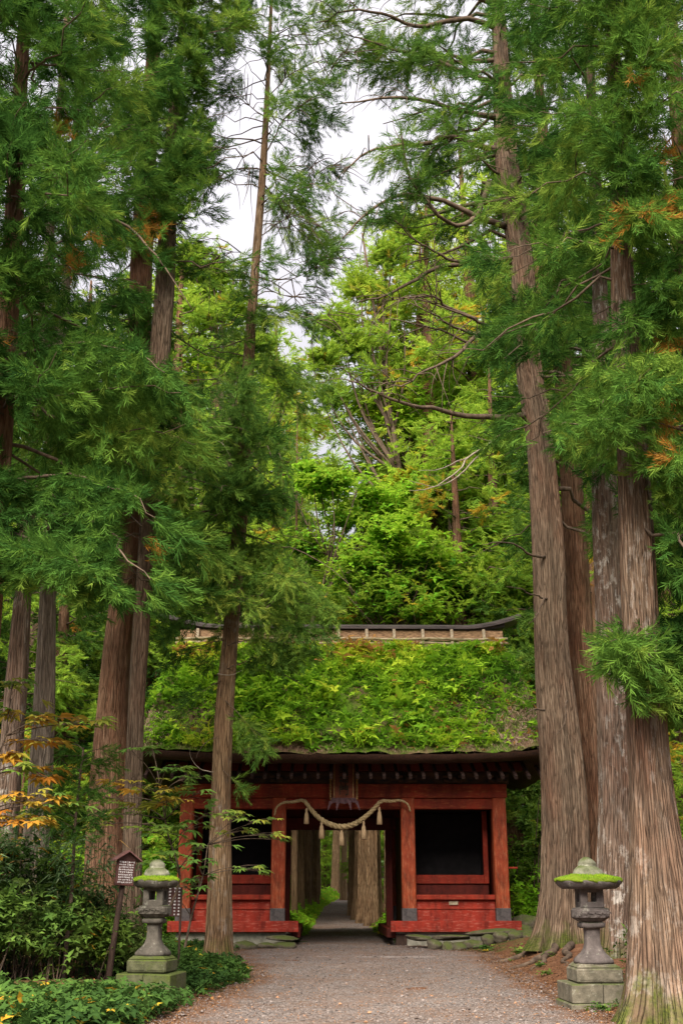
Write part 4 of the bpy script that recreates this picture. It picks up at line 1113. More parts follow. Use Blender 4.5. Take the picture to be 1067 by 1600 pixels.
def zoom1(pts): return [(x / 1.976, y / 1.976) for x, y in pts]
def zoom2(pts): return [(527 + x / 1.976, y / 1.976) for x, y in pts]
def zoom4(pts): return [(527 + x / 1.976, 500 + y / 1.976) for x, y in pts]
def crown_for(T, limbs, mat, seed, dens=1.0, hue=0.0, r0=.05, extra_ok=None, bare=(), pale=(), front=0, fz=(6, 20), fl=1.0, twigs=(), **kw):
    root, cl, rr, org = T
    if front: limbs = limbs + [(p, 2.6) for p, c in auto_limbs(cl, rr, np.random.default_rng(seed + 500), fz[0], fz[1], front, fl, fl * .7, az=(-PI * .5 - .75, -PI * .5 + .75), sag=.7)]
    def open_air(p):            # limbs that would hang bare in the gaps or across the clear bark are left out
        u, v, dep = proj(p[2:]); k = keep_prob(u, v)
        if extra_ok is not None: k = np.maximum(k, extra_ok(u, v))
        for ty, vs, us_, ws, sp in TRUNK_SPANS:
            uc, w = np.interp(v, vs, us_), np.interp(v, vs, ws)
            for a, b in sp: k = np.where((np.abs(u - uc) < w / 2 + 3) & (v > a) & (v < b) & (p[2:, 1] < ty + .2), 0, k)
        return k.mean() > .42
    limbs = [(p, c) for p, c in limbs if c not in (1.0, 2.6) or open_air(p)]
    allb = limbs + list(bare)
    limb_tubes(root, allb, org, M['limb'], r0 * .62)
    if twigs:
        rt = np.random.default_rng(seed + 900); tw = []
        for pts, c in twigs:
            for k in range(15):
                i = rt.integers(3, len(pts) - 1); d = pts[i] - pts[i - 1]; d = d / (np.linalg.norm(d) + 1e-9)
                e = d * rt.uniform(.2, .9) + rt.normal(0, .55, 3); e /= np.linalg.norm(e); L = rt.uniform(.5, 1.3)
                tw.append((polyline([pts[i], pts[i] + e * L * .5 + (0, 0, .08 * L) + rt.normal(0, .04, 3), pts[i] + e * L + np.array((0, 0, -.16 * L)) + rt.normal(0, .07, 3)], 8), 0))
        limb_tubes(root, tw, org, M['limb'], .030, 'twigs')
    if pale: limb_tubes(root, list(pale), org, M['lit_limb'], .028, 'lit_branches')  # thin branches in the lighter bark, light painted in
    n = make_crown(root, limbs, M[mat], seed, org, dens=dens * 1.9, hue=hue, extra_ok=extra_ok, **kw)
    print(root.name, n)
def ell(*es):
    def f(u, v):
        k = np.zeros(len(u))
        for a, b, ra, rb, p in es:
            k = np.maximum(k, p * (((u - a) / ra) ** 2 + ((v - b) / rb) ** 2 < 1))
        return k
    return f
rg = np.random.default_rng(77)
# right: the huge cedar with long limbs towards the opening
own = [px_limb(zoom2([(500, 350), (440, 345), (330, 325), (200, 300), (0, 325)]), (24, 22.5), .8),
       px_limb(zoom2([(505, 260), (430, 240), (270, 175), (120, 140), (20, 105)]), (24, 23), .7),
       px_limb(zoom2([(500, 185), (440, 188), (280, 188), (150, 190), (20, 185)]), (24, 24.5), .6),
       px_limb(zoom2([(470, 560), (380, 695), (300, 650), (230, 560), (195, 400)]), (23.8, 22), .8),
       px_limb(zoom2([(500, 540), (450, 500), (390, 440), (320, 365)]), (23.8, 22.6), .6),
       px_limb(zoom2([(560, 800), (440, 810), (320, 790), (240, 740), (170, 680)]), (24, 22.4), .5),
       px_limb(zoom2([(560, 820), (420, 800), (250, 855), (150, 905), (60, 940)]), (24, 23), .7),
       px_limb(zoom4([(560, 60), (545, 55), (480, 25), (400, -5), (250, -60)]), (24, 22.2), .6),
       px_limb(zoom4([(560, 120), (500, 110), (400, 70), (300, 25), (205, 0)]), (24, 22.8), .5),
       px_limb(zoom4([(600, 290), (370, 295), (280, 270), (200, 250), (100, 205), (30, 190)]), (24, 22), .35),
       px_limb(zoom4([(440, 40), (350, 120), (250, 170), (150, 215)]), (23, 22), .35),
       px_limb(zoom2([(560, 1000), (420, 1030), (330, 985), (225, 940)]), (24, 22.5), .5),
       px_limb(zoom2([(430, 985), (330, 940), (280, 915), (140, 930)]), (23, 22), .4)]
own += [px_limb(zoom2([(500, 460), (400, 430), (250, 440), (120, 470), (20, 520)]), (24, 22), .6), px_limb(zoom2([(520, 700), (400, 660), (250, 600), (130, 640), (20, 740)]), (24, 22), .5), px_limb(zoom2([(490, 90), (380, 60), (250, 75), (130, 40), (-60, 60)]), (24, 22.5), .8), px_limb(zoom2([(490, 20), (380, -20), (200, -10), (60, -60)]), (24, 23), .8)]
bare = [px_limb(zoom4([(640, 730), (595, 720), (540, 692), (450, 690)]), (23.7, 22.6), .0), px_limb(zoom4([(650, 860), (605, 850), (560, 830), (525, 820)]), (23.7, 22.8), 0)]
pale = [px_limb([(775, 687), (735, 715), (700, 745), (665, 765), (638, 763)], (23.6, 22), 0), px_limb([(760, 700), (715, 722), (690, 735), (652, 735)], (23.5, 22.3), 0), px_limb([(748, 712), (720, 740), (680, 760), (640, 750)], (23.4, 22.3), 0)]
cl, rr = R1[1], R1[2]
auto = auto_limbs(cl, rr, rg, 9, 29, 40, 3.2, 1.2, az=(-PI * .7, PI * .6)) + auto_limbs(cl, rr, rg, 14, 29, 24, 4.2, 1.8, az=(PI * .7, PI * 1.25))
low = [px_limb([(850, 935), (838, 962), (826, 975)], (23.4, 22.8), 2.0), px_limb([(850, 1110), (835, 1108), (815, 1120)], (23.4, 22.9), 1.4), px_limb([(885, 1095), (880, 1130), (870, 1150)], (23.3, 22.6), 1.6)]
crown_for(R1, own + auto + low, 'needle_mid', 31, .85, .05, .085, front=14, fz=(10, 27), fl=1.3, extra_ok=ell((838, 968, 26, 22, 1), (825, 1118, 30, 26, .6), (875, 1125, 30, 34, .8)), bare=bare, pale=pale, twigs=own)
crown_for(R1b, auto_limbs(R1b[1], R1b[2], rg, 10, 27, 44, 3.0, 1.2), 'needle', 32, .9, .05, front=10, fz=(12, 25), fl=1.2)
crown_for(R2, auto_limbs(R2[1], R2[2], rg, 7, 26, 56, 3.0, 1.2), 'needle', 33, .95, .08, front=16, fz=(8, 24), fl=1.2)
crown_for(R3, auto_limbs(R3[1], R3[2], rg, 5.6, 21, 76, 2.8, 1.0, az=(-PI, PI), rise=(-.25, .4)), 'needle', 34, 1.25, .10, .035, front=60, fz=(6.0, 19), fl=1.3, scale=(.20, .36))
low = [px_limb([(1110, 985), (1060, 1000), (1000, 1020), (945, 1048)], (15, 12.6), 1.9), px_limb([(1110, 1000), (1070, 1030), (1030, 1060), (990, 1085)], (15, 12.6), 1.9), px_limb([(1100, 960), (1050, 975), (1000, 990), (955, 1005)], (15, 12.4), 1.5), px_limb([(1150, 990), (1110, 1000), (1070, 1020), (1035, 1050)], (14.6, 13.2), 2.2), px_limb([(1150, 960), (1110, 965), (1070, 975), (1030, 990)], (14.6, 13.0), 2.2), px_limb([(1150, 1050), (1110, 1055), (1075, 1075), (1040, 1105)], (14.6, 13.2), 1.9), px_limb([(1110, 960), (1075, 985), (1040, 1010), (1000, 1060)], (15, 12.8), 1.4), px_limb([(1120, 1040), (1085, 1060), (1060, 1085), (1040, 1100)], (15, 13.6), 1.2)]
crown_for(R4, auto_limbs(R4[1], R4[2], rg, 6, 23, 52, 3.0, 1.0, az=(PI * .35, PI * 1.6)) + low, 'needle', 35, 1.2, .06, .04, front=16, fz=(6.5, 20), fl=1.1, extra_ok=ell((1000, 1035, 110, 92, .9), (1060, 1010, 90, 120, .95)), scale=(.22, .40))
# left
own = [px_limb(zoom1([(815, 480), (840, 430), (900, 350), (990, 280), (1060, 150)]), (23.5, 23), .7), px_limb(zoom1([(800, 730), (840, 700), (900, 670), (1000, 690), (1067, 650)]), (23.5, 22.6), .7),
       px_limb(zoom1([(805, 660), (850, 630), (920, 570), (980, 490)]), (23.5, 24), .25), px_limb(zoom1([(770, 930), (830, 900), (900, 920), (990, 800)]), (23.5, 23), .7),
       px_limb(zoom1([(830, 540), (790, 520), (700, 530), (620, 560)]), (23.5, 23.2), 1.1), px_limb(zoom1([(840, 380), (780, 330), (700, 260), (640, 230)]), (23.5, 24), .9)]
own = own + [px_limb([(418, 150), (450, 120), (500, 95), (560, 80)], (23.5, 22.8), 1.2), px_limb([(420, 90), (460, 60), (520, 40), (570, 20)], (23.5, 23), 1.2), px_limb([(410, 270), (450, 262), (490, 270), (540, 250)], (23.5, 23), .9), px_limb([(398, 430), (440, 440), (480, 425), (530, 380)], (23.5, 22.8), 1.3), px_limb([(395, 480), (440, 480), (490, 500), (540, 480)], (23.5, 22.7), 1.2), px_limb([(420, 60), (380, 40), (340, 60), (310, 90)], (23.5, 23), .9), px_limb([(400, 400), (370, 395), (340, 400), (315, 420)], (23.5, 23), .7)]
own1 = own
own = own + [px_limb([(372, 830), (430, 850), (500, 880), (560, 930)], (23.4, 22.4), 1.1), px_limb([(372, 860), (430, 890), (490, 920), (530, 965)], (23.4, 22.8), 1.0), px_limb([(378, 720), (430, 760), (480, 800), (500, 850)], (23.4, 22.6), 1.1), px_limb([(366, 900), (310, 900), (270, 925), (240, 960)], (23.4, 22.8), 1.0)]
low = [px_limb([(346, 1050), (375, 1035), (420, 1025), (465, 1040)], (23.4, 22.8), 2.5), px_limb([(350, 1010), (380, 1000), (430, 1005), (480, 1020)], (23.4, 22.6), 2.5), px_limb([(356, 960), (400, 955), (450, 970), (505, 985)], (23.4, 22.5), 2.5), px_limb([(356, 940), (400, 930), (470, 940), (540, 960)], (23.4, 22.8), 2.2), px_limb([(356, 950), (320, 950), (285, 965), (255, 990)], (23.4, 22.7), 2.2), px_limb([(350, 1000), (320, 1005), (280, 1020), (255, 1045)], (23.4, 22.8), 1.8), px_limb([(346, 1090), (375, 1120), (400, 1150), (412, 1175)], (23.4, 22.7), 1.8), px_limb([(350, 1110), (385, 1130), (420, 1160)], (23.4, 22.9), 1.4),
       px_limb([(344, 1200), (362, 1215), (378, 1235)], (23.4, 22.9), 1.6), px_limb([(348, 1060), (325, 1075), (300, 1090), (285, 1110)], (23.4, 23), 1.2), px_limb([(343, 1150), (322, 1160), (305, 1185)], (23.4, 22.8), 1.1)]
bare = [px_limb([(366, 757), (352, 735), (336, 712), (324, 695)], (23.4, 22.6), 0)]
pale = [px_limb([(324, 695), (334, 688), (346, 692), (360, 712)], (22.6, 22.4), 0), px_limb([(340, 1053), (360, 1055), (380, 1047)], (23.2, 23), 0), px_limb([(333, 1207), (312, 1200), (299, 1185), (296, 1168)], (23.3, 22.8), 0)]
crown_for(L1, own + auto_limbs(L1[1], L1[2], rg, 7.2, 17, 60, 3.3, 1.7, rise=(-.25, .3)) + auto_limbs(L1[1], L1[2], rg, 17, 25, 56, 3.2, 1.4, rise=(-.2, .5)) + low, 'needle_mid', 36, 1.15, .08, .03, front=20, fz=(7.5, 15), fl=1.1, extra_ok=ell((400, 985, 130, 76, .8), (300, 985, 76, 72, .6), (395, 1150, 40, 46, .95), (372, 1225, 24, 30, .9), (305, 1090, 44, 36, .6), (312, 1170, 24, 30, .5)), bare=bare, pale=pale, twigs=own1, scale=(.22, .40))
crown_for(L2a, auto_limbs(L2a[1], L2a[2], rg, 8, 28, 54, 3.2, 1.3), 'needle', 37, 1.25, .02, front=36, fz=(9, 26), fl=1.3)
crown_for(L2b, auto_limbs(L2b[1], L2b[2], rg, 8, 26, 50, 2.8, 1.2), 'needle', 38, 1.25, .08, front=36, fz=(9, 24), fl=1.3)
crown_for(L3, auto_limbs(L3[1], L3[2], rg, 6.3, 23, 46, 2.6, 1.1), 'needle', 39, .95, .06, front=14, fz=(7, 20), fl=1.2)
crown_for(L4, auto_limbs(L4[1], L4[2], rg, 6.3, 23, 46, 2.6, 1.1), 'needle', 40, .95, .08, front=14, fz=(7, 20), fl=1.2)
own = [px_limb(zoom1([(-60, 540), (0, 525), (100, 505), (200, 490), (265, 430), (325, 372)]), (14.8, 13.2), .35), px_limb(zoom1([(60, 430), (140, 520), (220, 610), (310, 650), (400, 690), (480, 780), (600, 960)]), (15, 14.2), .3),
       px_limb([(5, 640), (80, 620), (170, 610), (280, 605)], (15, 13.4), 1.2), px_limb([(0, 760), (80, 740), (170, 760), (250, 800)], (15, 13.0), 1.5), px_limb([(0, 860), (60, 850), (120, 870), (200, 925)], (15, 13.0), 1.5),
       px_limb([(0, 800), (90, 800), (180, 840), (230, 900)], (15, 12.4), 1.4), px_limb([(10, 560), (90, 540), (190, 540), (260, 580)], (15, 13.2), 1.3)]
crown_for(L5, own + auto_limbs(L5[1], L5[2], rg, 4.6, 22, 72, 3.3, 1.2, az=(-PI * .75, PI * .5), rise=(-.2, .4)), 'needle', 41, 1.55, .06, .04, front=90, fz=(5, 19), fl=1.2, scale=(.22, .40))

# ================================================================== the sunlit stand behind the gate
def proto_conifer(seed, mat, hue, bark, bare=.28, n=74, rad=3.3, dens=1.0, hh=22.0, flare=.4, buttress=0.0):
    rng = np.random.default_rng(seed)
    zz = np.linspace(-.3, hh, 40)
    cl = np.c_[.25 * np.sin(zz * .12 + seed), .2 * np.cos(zz * .1 + seed), zz]
    rr = np.interp(zz, [-.3, 2, hh * .6, hh], [.46, .40, .22, .03])
    root = thing('background_cedar', 'x', 'tree')
    v, q, uv, h = trunk_mesh(cl, rr, seed, flare, 44 if buttress else 28, 6, .8 if buttress else .5, buttress)
    mesh_obj('trunk', v, q, M[bark], root, True, {'hgt': h}, uv)
    limbs = auto_limbs(cl, rr, rng, hh * bare, hh - .4, n, rad, .6, rise=(-.15, .55), top_pow=.75)
    limb_tubes(root, limbs, np.zeros(3), M['limb'], .05)
    c = make_crown(root, limbs, M[mat], seed, np.zeros(3), masked=False, dens=dens, temps=SPRAY_FAR, hue=hue, dead=.45, twig=(.5, 1.2), spacing=.16, scale=(.36, .66), first=.15)
    print('proto', c); return root
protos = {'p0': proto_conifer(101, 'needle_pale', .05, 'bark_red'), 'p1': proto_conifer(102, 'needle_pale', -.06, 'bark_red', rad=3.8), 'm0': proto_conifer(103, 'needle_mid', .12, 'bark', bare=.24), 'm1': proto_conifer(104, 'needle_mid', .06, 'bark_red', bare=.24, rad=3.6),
          'a0': proto_conifer(105, 'needle_mid', .08, 'bark_gold', bare=.60, n=46, rad=2.3, dens=.7), 'b0': proto_conifer(107, 'needle_mid', .08, 'bark_gold', bare=.60, n=46, rad=2.3, dens=.7, flare=1.5, buttress=2.2), 'y0': proto_conifer(106, 'needle_pale', .0, 'bark_red', bare=.06, rad=3.2)}
LBL = {'p': ('tall yellow green cedar in the bright stand beyond the thatched roof', 'yellow green cedars beyond the gate'), 'm': ('tall mid green cedar standing in the forest beyond the gate', 'green cedars beyond the gate'),
       'a': ('tall cedar lining the forest path seen through the gate', 'cedars lining the path beyond the gate'), 'b': ('tall golden brown fluted cedar close behind the gate passage on its right', 'fluted cedars right behind the gate passage'), 'y': ('young bushy cedar filling the forest beneath the tall trees', 'young cedars in the forest behind the gate')}
used = set()
def put(key, x, y, h, rz, wide=1.0, girth=1.0):
    src = protos[key]
    if key in used:
        r = src.copy(); C.objects.link(r)
        for ch in src.children:
            c = ch.copy(); C.objects.link(c); c.parent = r
    else: r = src; used.add(key)
    dx = x - float(path_c(y)); lim = 6.0 if key[0] == 'y' else 3.6
    if key[0] not in 'ab' and 35 < y < 97 and abs(dx) < lim: x = float(path_c(y)) + (lim if dx > 0 else -lim)
    k = h / 22.0
    r.location = (x, y, Hs(x, y) - .1); r.scale = (k * wide, k * wide, k); r.rotation_euler = (0, 0, rz)
    r['label'], r['group'] = LBL[key[0]]; r['category'] = 'tree'
    return r
rg = np.random.default_rng(55)
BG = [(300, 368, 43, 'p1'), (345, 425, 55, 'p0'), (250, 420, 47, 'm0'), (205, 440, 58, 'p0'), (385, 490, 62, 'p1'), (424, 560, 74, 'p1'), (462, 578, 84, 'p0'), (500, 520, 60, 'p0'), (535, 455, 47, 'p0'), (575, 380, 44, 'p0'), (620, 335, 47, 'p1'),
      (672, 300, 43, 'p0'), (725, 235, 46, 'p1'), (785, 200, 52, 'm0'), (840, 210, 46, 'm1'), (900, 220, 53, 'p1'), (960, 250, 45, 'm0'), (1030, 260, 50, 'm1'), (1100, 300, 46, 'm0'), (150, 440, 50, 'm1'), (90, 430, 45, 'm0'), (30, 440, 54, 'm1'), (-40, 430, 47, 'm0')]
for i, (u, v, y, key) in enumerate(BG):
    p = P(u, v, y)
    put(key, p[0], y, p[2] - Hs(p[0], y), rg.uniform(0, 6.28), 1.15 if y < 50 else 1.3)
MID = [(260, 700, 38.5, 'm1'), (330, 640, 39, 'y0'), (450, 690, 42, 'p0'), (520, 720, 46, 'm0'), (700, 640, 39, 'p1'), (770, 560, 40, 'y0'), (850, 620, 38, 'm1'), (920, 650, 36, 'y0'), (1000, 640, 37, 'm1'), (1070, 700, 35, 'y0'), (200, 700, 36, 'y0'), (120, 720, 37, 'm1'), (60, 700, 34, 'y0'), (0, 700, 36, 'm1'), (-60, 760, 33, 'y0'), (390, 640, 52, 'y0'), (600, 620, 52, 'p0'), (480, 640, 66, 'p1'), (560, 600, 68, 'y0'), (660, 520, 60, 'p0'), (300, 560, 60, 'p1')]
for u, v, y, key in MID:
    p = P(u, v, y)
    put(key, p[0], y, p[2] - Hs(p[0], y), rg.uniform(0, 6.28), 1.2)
# low bushy young cedars closing the view at eye level
for x, y, h in [(-8.5, 31, 5), (-11, 33, 7), (-7, 36, 6), (-14, 30, 7), (-9, 42, 9), (-16, 38, 10), (-5.8, 44, 6), (8, 36, 6), (7.2, 44, 7), (10, 40, 8), (12, 34, 8), (9, 30, 4.5), (14.5, 38, 9), (11, 46, 9), (-12, 26, 6), (17, 32, 9), (-19, 33, 10), (9.2, 22, 6), (12, 18.5, 8), (-10.5, 20, 7), (-13, 24, 9), (-9.5, 27, 5), (11, 27, 8), (14, 24, 10), (9, 16, 4), (-9, 14.5, 5)]:
    put('y0', x, y, h, rg.uniform(0, 6.28), 1.25)
# the avenue beyond the gate
AV = [(458, 1431, 41, 16), (468, 1427, 47, 15), (478, 1424, 54, 15), (489, 1418, 62, 15), (499, 1408, 72, 15), (528, 1398, 96, 14), (549, 1432, 50, 12), (559, 1450, 46, 11), (573, 1455, 43, 11), (590, 1462, 40.3, 11), (537, 1402, 84, 15), (606, 1462, 41.6, 11)]
AVW = [10, 11, 12, 13, 9, 14, 12, 14, 17, 21, 10, 18]
for i, (u, v, y, h) in enumerate(AV):
    x = P(u, 1380, y)[0]; r = put('b0' if i in (7, 8, 9, 11) else 'a0', x, y, h + 4, rg.uniform(0, 6.28), 1.0)
    want = AVW[i] / 1847 * y; k = want / .80
    r.scale = (k, k, (h + 4) / 22)
for x, y, h in [(-3.5, 52, 18), (-4.5, 60, 19), (-3.2, 68, 18), (-3.0, 80, 18), (3.4, 50, 22), (2.8, 62, 22), (3.4, 76, 22), (-5, 46, 17), (4.8, 44, 20), (2.4, 90, 18), (-2.2, 92, 17), (0.6, 104, 20), (3, 108, 20), (-3, 112, 20)]:
    put('a0', x, y, h, rg.uniform(0, 6.28), 1.15)

for x, y, h in [(.7, 99, 17), (-1.6, 102, 18), (2.9, 101, 18), (1.2, 107, 20), (-3.4, 100, 17), (4.6, 104, 18)]:
    put('y0', x, y, h, rg.uniform(0, 6.28), 1.2)

# ---- leafy shrubs and broadleaf trees
def leaf_cloud(parent, name, mat, layers, temps, rng, org, scale, hue=0, flat=.25, yellow=0.0, up=.25, fuzzy=False):
    """layers: (centre, radii, count)"""
    PO = []
    for c, rad, n in layers:
        a = rng.normal(0, 1, (n, 3)); a /= np.linalg.norm(a, axis=1)[:, None]
        r = np.abs(rng.normal(0, .62, n)) if fuzzy else rng.random(n) ** .45
        PO.append(np.array(c) + a * r[:, None] * np.array(rad))
    p = np.vstack(PO); n = len(p)
    k = vn(p, 2.2, 3) + .6 * vn(p, 5.0, 4); p = p[k > -.75 + .3 * rng.random(n)]; n = len(p)
    d = np.c_[rng.normal(0, 1, (n, 2)), rng.normal(up, flat, n)]
    v, q, idx = stamp(temps, p, rot_from(d, rng.uniform(-.5, .5, n)), rng.uniform(*scale, n), rng)
    t = np.clip(.42 + hue + .2 * vn(p, 1.1, 5) + .12 * vn(p, 3.3, 6) + rng.normal(0, .1, n), 0, .88)
    if yellow: t = np.where(rng.random(n) < yellow * sstep(-.2, .7, vn(p, 1.3, 9)), rng.uniform(.88, 1, n), t)
    return mesh_obj(name, v - org, q, M[mat], parent, attrs={'tint': t[idx]})
def stems_for(parent, layers, org, base, rng, mat, r=.02, each=1):
    mb = MB()
    for c, rad, n in layers:
        for k in range(each):
            e = np.array(c) + rng.normal(0, .35, 3) * np.array(rad)
            b = np.array(base) + np.r_[rng.normal(0, .08, 2), -.05]
            m = (b + e) / 2 + rng.normal(0, .08, 3) * np.linalg.norm(e - b) + np.array((0, 0, .1)) * np.linalg.norm(e - b)
            mb.tube(polyline([b, m, e], 9) - org, np.linspace(r, r * .25, 9), 6)
    return mb.build('stems', M[mat], parent, True)
def shrub(name, label, base, layers, mat, seed, temps, scale, group=None, hue=0, yellow=0.0, cat='shrub', stem='limb', sr=.02, each=2, flat=.25, up=.25):
    r = np.random.default_rng(seed); org = np.array(base)
    t = thing(name, label, cat, org, 0, group)
    stems_for(t, layers, org, base, r, M and stem, sr, each)
    leaf_cloud(t, 'foliage' if cat != 'tree' else 'crown', mat, layers, temps, r, org, scale, hue, flat, yellow, up, True)
    return t
def px_layers(ls, counts=1.0):
    out = []
    for u, v, ru, rv, Yd, n in ls:
        c = P(u, v, Yd); k = camdepth(c) / F
        out.append((c, (ru * k, ru * k * .8, rv * k), int(n * counts)))
    return out
def broad_tree(label, Yd, base_u, ls, seed, hue, group=None, yellow=0.0, sr=.10, mat='broad', temps=None, scale=(.16, .34), name='broadleaf_tree', base_x=None):
    layers = px_layers(ls); x = P(base_u, 1380, Yd)[0]; base = (x, Yd, Hs(x, Yd) - .05)
    r = np.random.default_rng(seed); org = np.array(base)
    t = thing(name, label, 'tree', org, 0, group)
    top = max(l[0][2] for l in layers); tx = np.mean([l[0][0] for l in layers])
    mb = MB(); tr = polyline([base, (x * .7 + tx * .3, Yd, base[2] + (top - base[2]) * .45), (tx, Yd, top - .4)], 16) - org
    mb.tube(tr, np.linspace(sr * 1.6, sr * .3, 16), 9)
    mb.build('trunk', M['limb'], t, True); mb = MB()
    for c, rad, n in layers:
        s = tr[max(3, min(13, int(16 * (c[2] - base[2]) / max(top - base[2], 1) * .75)))]
        for k in range(3):
            e = np.array(c) - org + r.normal(0, .45, 3) * np.array(rad)
            mb.tube(polyline([s, (s + e) / 2 + np.array((0, 0, -.12 * np.linalg.norm(e - s))) + r.normal(0, .15, 3), e], 9), np.linspace(sr * .5, sr * .08, 9), 6)
    mb.build('branches', M['limb'], t, True)
    leaf_cloud(t, 'crown', mat, layers, temps or LEAF3 + LEAF5, r, org, scale, hue, .25, yellow, .1, True)
    return t
broad_tree('bright lime broadleaf tree in spreading tiers right behind the roof ridge', 38, 640, [(615, 838, 72, 16, 37.5, 900), (650, 872, 80, 16, 38, 800), (580, 880, 52, 14, 37.6, 500), (690, 905, 60, 16, 38.5, 500), (560, 905, 40, 12, 38, 300), (630, 815, 34, 9, 37.8, 300)], 201, .18)
broad_tree('lime leaved tree with tiered branches beyond the middle of the roof', 40, 395, [(510, 755, 62, 20, 39.5, 900), (570, 775, 70, 18, 40, 700), (610, 800, 60, 18, 40.5, 600), (480, 735, 30, 16, 39.4, 300), (640, 775, 60, 18, 41, 600), (545, 810, 60, 18, 40, 500)], 202, .12)
broad_tree('tall bright green broadleaf tree high above the roof on the right', 43, 655, [(640, 660, 80, 40, 43, 1500), (690, 640, 60, 40, 43.5, 900), (580, 640, 50, 30, 43, 700), (640, 600, 70, 26, 43.5, 700)], 203, .16, None, .10)
broad_tree('broadleaf tree turning yellow behind the bare limbs of the huge cedar', 41, 720, [(715, 715, 50, 26, 41, 800), (750, 690, 40, 24, 41, 500), (690, 770, 60, 22, 41, 600), (640, 745, 40, 16, 41, 350)], 204, .10, None, .9)
broad_tree('green broadleaf tree low behind the left end of the ridge', 39, 300, [(300, 830, 60, 40, 39, 900), (350, 880, 60, 40, 39.5, 900), (270, 900, 50, 40, 39, 700), (420, 900, 60, 36, 40, 700), (480, 860, 50, 40, 40, 600)], 205, -.22)
broad_tree('dark green broadleaf tree low behind the right half of the ridge', 39, 760, [(740, 900, 60, 46, 39, 900), (780, 840, 44, 40, 39.5, 700), (700, 940, 60, 30, 39, 600), (790, 930, 36, 44, 38.5, 600), (620, 940, 60, 26, 39.5, 600), (540, 950, 60, 24, 40, 500), (600, 925, 80, 36, 37.6, 800), (680, 905, 64, 44, 37.8, 800), (560, 900, 54, 36, 38, 500), (640, 950, 90, 22, 37.4, 600)], 206, -.16, None, .12)
broad_tree('lime leaved tree glowing high between the left trunks and the slim cedar', 44, 310, [(310, 470, 50, 60, 44, 1300), (325, 570, 50, 44, 44, 1000), (290, 430, 30, 40, 44, 500)], 207, .20, None, .1)
broad_tree('rounded bright conifer closing the right side of the sky gap', 42, 690, [(505, 560, 34, 30, 41.5, 420), (530, 505, 34, 34, 41.8, 520), (562, 450, 36, 36, 42, 560), (600, 400, 40, 36, 42, 560), (640, 360, 40, 36, 42.4, 520), (560, 540, 50, 40, 42, 600), (610, 480, 50, 44, 42.4, 600), (520, 620, 40, 40, 42, 420)], 211, .06, None, .08, .14, 'needle_pale', SPRAY_FAR, (.40, .75), 'background_cedar')
broad_tree('rounded green conifer below the left side of the sky gap', 43, 345, [(300, 400, 34, 36, 43, 460), (335, 430, 34, 36, 43, 460), (370, 480, 34, 34, 43, 460), (405, 540, 30, 34, 43, 420), (320, 490, 40, 40, 43, 500), (440, 600, 34, 34, 43, 420), (370, 560, 44, 40, 43, 500)], 212, -.06, None, .05, .14, 'needle_pale', SPRAY_FAR, (.40, .75), 'background_cedar')
# undergrowth beside and behind the gate
G1 = 'bright green undergrowth bush in the gap beside the right gate column'
for i, (x, y, h, w) in enumerate([(5.1, 32.5, 1.5, .9), (6.0, 34, 2.2, 1.1), (5.0, 36, 2.6, 1.0), (6.4, 37.5, 3.4, 1.3), (5.6, 40, 4.2, 1.4), (7.4, 36, 2.6, 1.2), (8.4, 34, 2.2, 1.2), (7.0, 31, 1.3, .9)]):
    z = Hs(x, y); shrub('undergrowth_bush', G1, (x, y, z), [((x, y, z + h * .3), (w, w, h * .35), 420), ((x + .2, y, z + h * .7), (w * .9, w * .9, h * .35), 420)], 'broad', 300 + i, LEAF3, (.12, .24), 'undergrowth right of the gate', .0 if i % 3 else .15, .04 + .10 * (i == 3), flat=.3)
G2 = 'green undergrowth bush between the left trunks and the gate column'
for i, (x, y, h, w) in enumerate([(-4.95, 33, 1.7, .8), (-5.6, 34.5, 2.6, 1.0), (-5.2, 37, 3.6, 1.2), (-6.5, 34, 2.4, 1.1), (-5.8, 40, 4.4, 1.4), (-7.5, 31, 2.2, 1.2), (-4.7, 30.6, 1.0, .5)]):
    z = Hs(x, y); shrub('undergrowth_bush', G2, (x, y, z), [((x, y, z + h * .3), (w, w, h * .35), 420), ((x + .2, y, z + h * .7), (w * .9, w * .9, h * .35), 420)], 'broad', 330 + i, LEAF3, (.12, .24), 'undergrowth left of the gate', -.08, .05, flat=.3)
# thin saplings in the gap right of the gate
for i, (u, y, top) in enumerate(((832, 33.5, 1235), (818, 35, 1290), (806, 34, 1330), (845, 33, 1300))):
    b = P(u, 1440, y); a = P(u + 2, top, y); z = Hs(b[0], y)
    shrub('sapling', 'thin dark stemmed sapling in the green gap right of the gate', (b[0], y, z), [((a[0], y, a[2]), (.5, .4, .35), 130), ((a[0] + .1, y, (a[2] + z) / 2 + .3), (.6, .5, .4), 130)], 'under', 360 + i, LEAF3, (.12, .22), 'thin saplings right of the gate', .15, .1, each=1, sr=.035)
# leafy verge along the path beyond the gate
rng = np.random.default_rng(61)
def cover(name, label, pts, mat, temps, scale, seed, hue=0., yellow=0.03, up=.3):
    r = np.random.default_rng(seed); n = len(pts)
    d = np.c_[r.normal(0, 1, (n, 2)), r.normal(up, .3, n)]
    v, q, idx = stamp(temps, pts, rot_from(d, r.uniform(-.4, .4, n)), r.uniform(*scale, n), r)
    t = np.clip(.42 + hue + .22 * vn(pts, 1.3, seed) + r.normal(0, .11, n), 0, .87)
    t = np.where(r.random(n) < yellow, r.uniform(.9, 1, n), t)
    return tag(mesh_obj(name, v, q, M[mat], attrs={'tint': t[idx]}), label, 'plants', kind='stuff')
n = 7000; y = rng.uniform(35, 95, n); sd = rng.random(n) < .62
off = np.abs(rng.normal(0, .9, n)) + .0
x = path_c(y) + np.where(sd, -1, 1) * (path_w(y) - .15 + off)
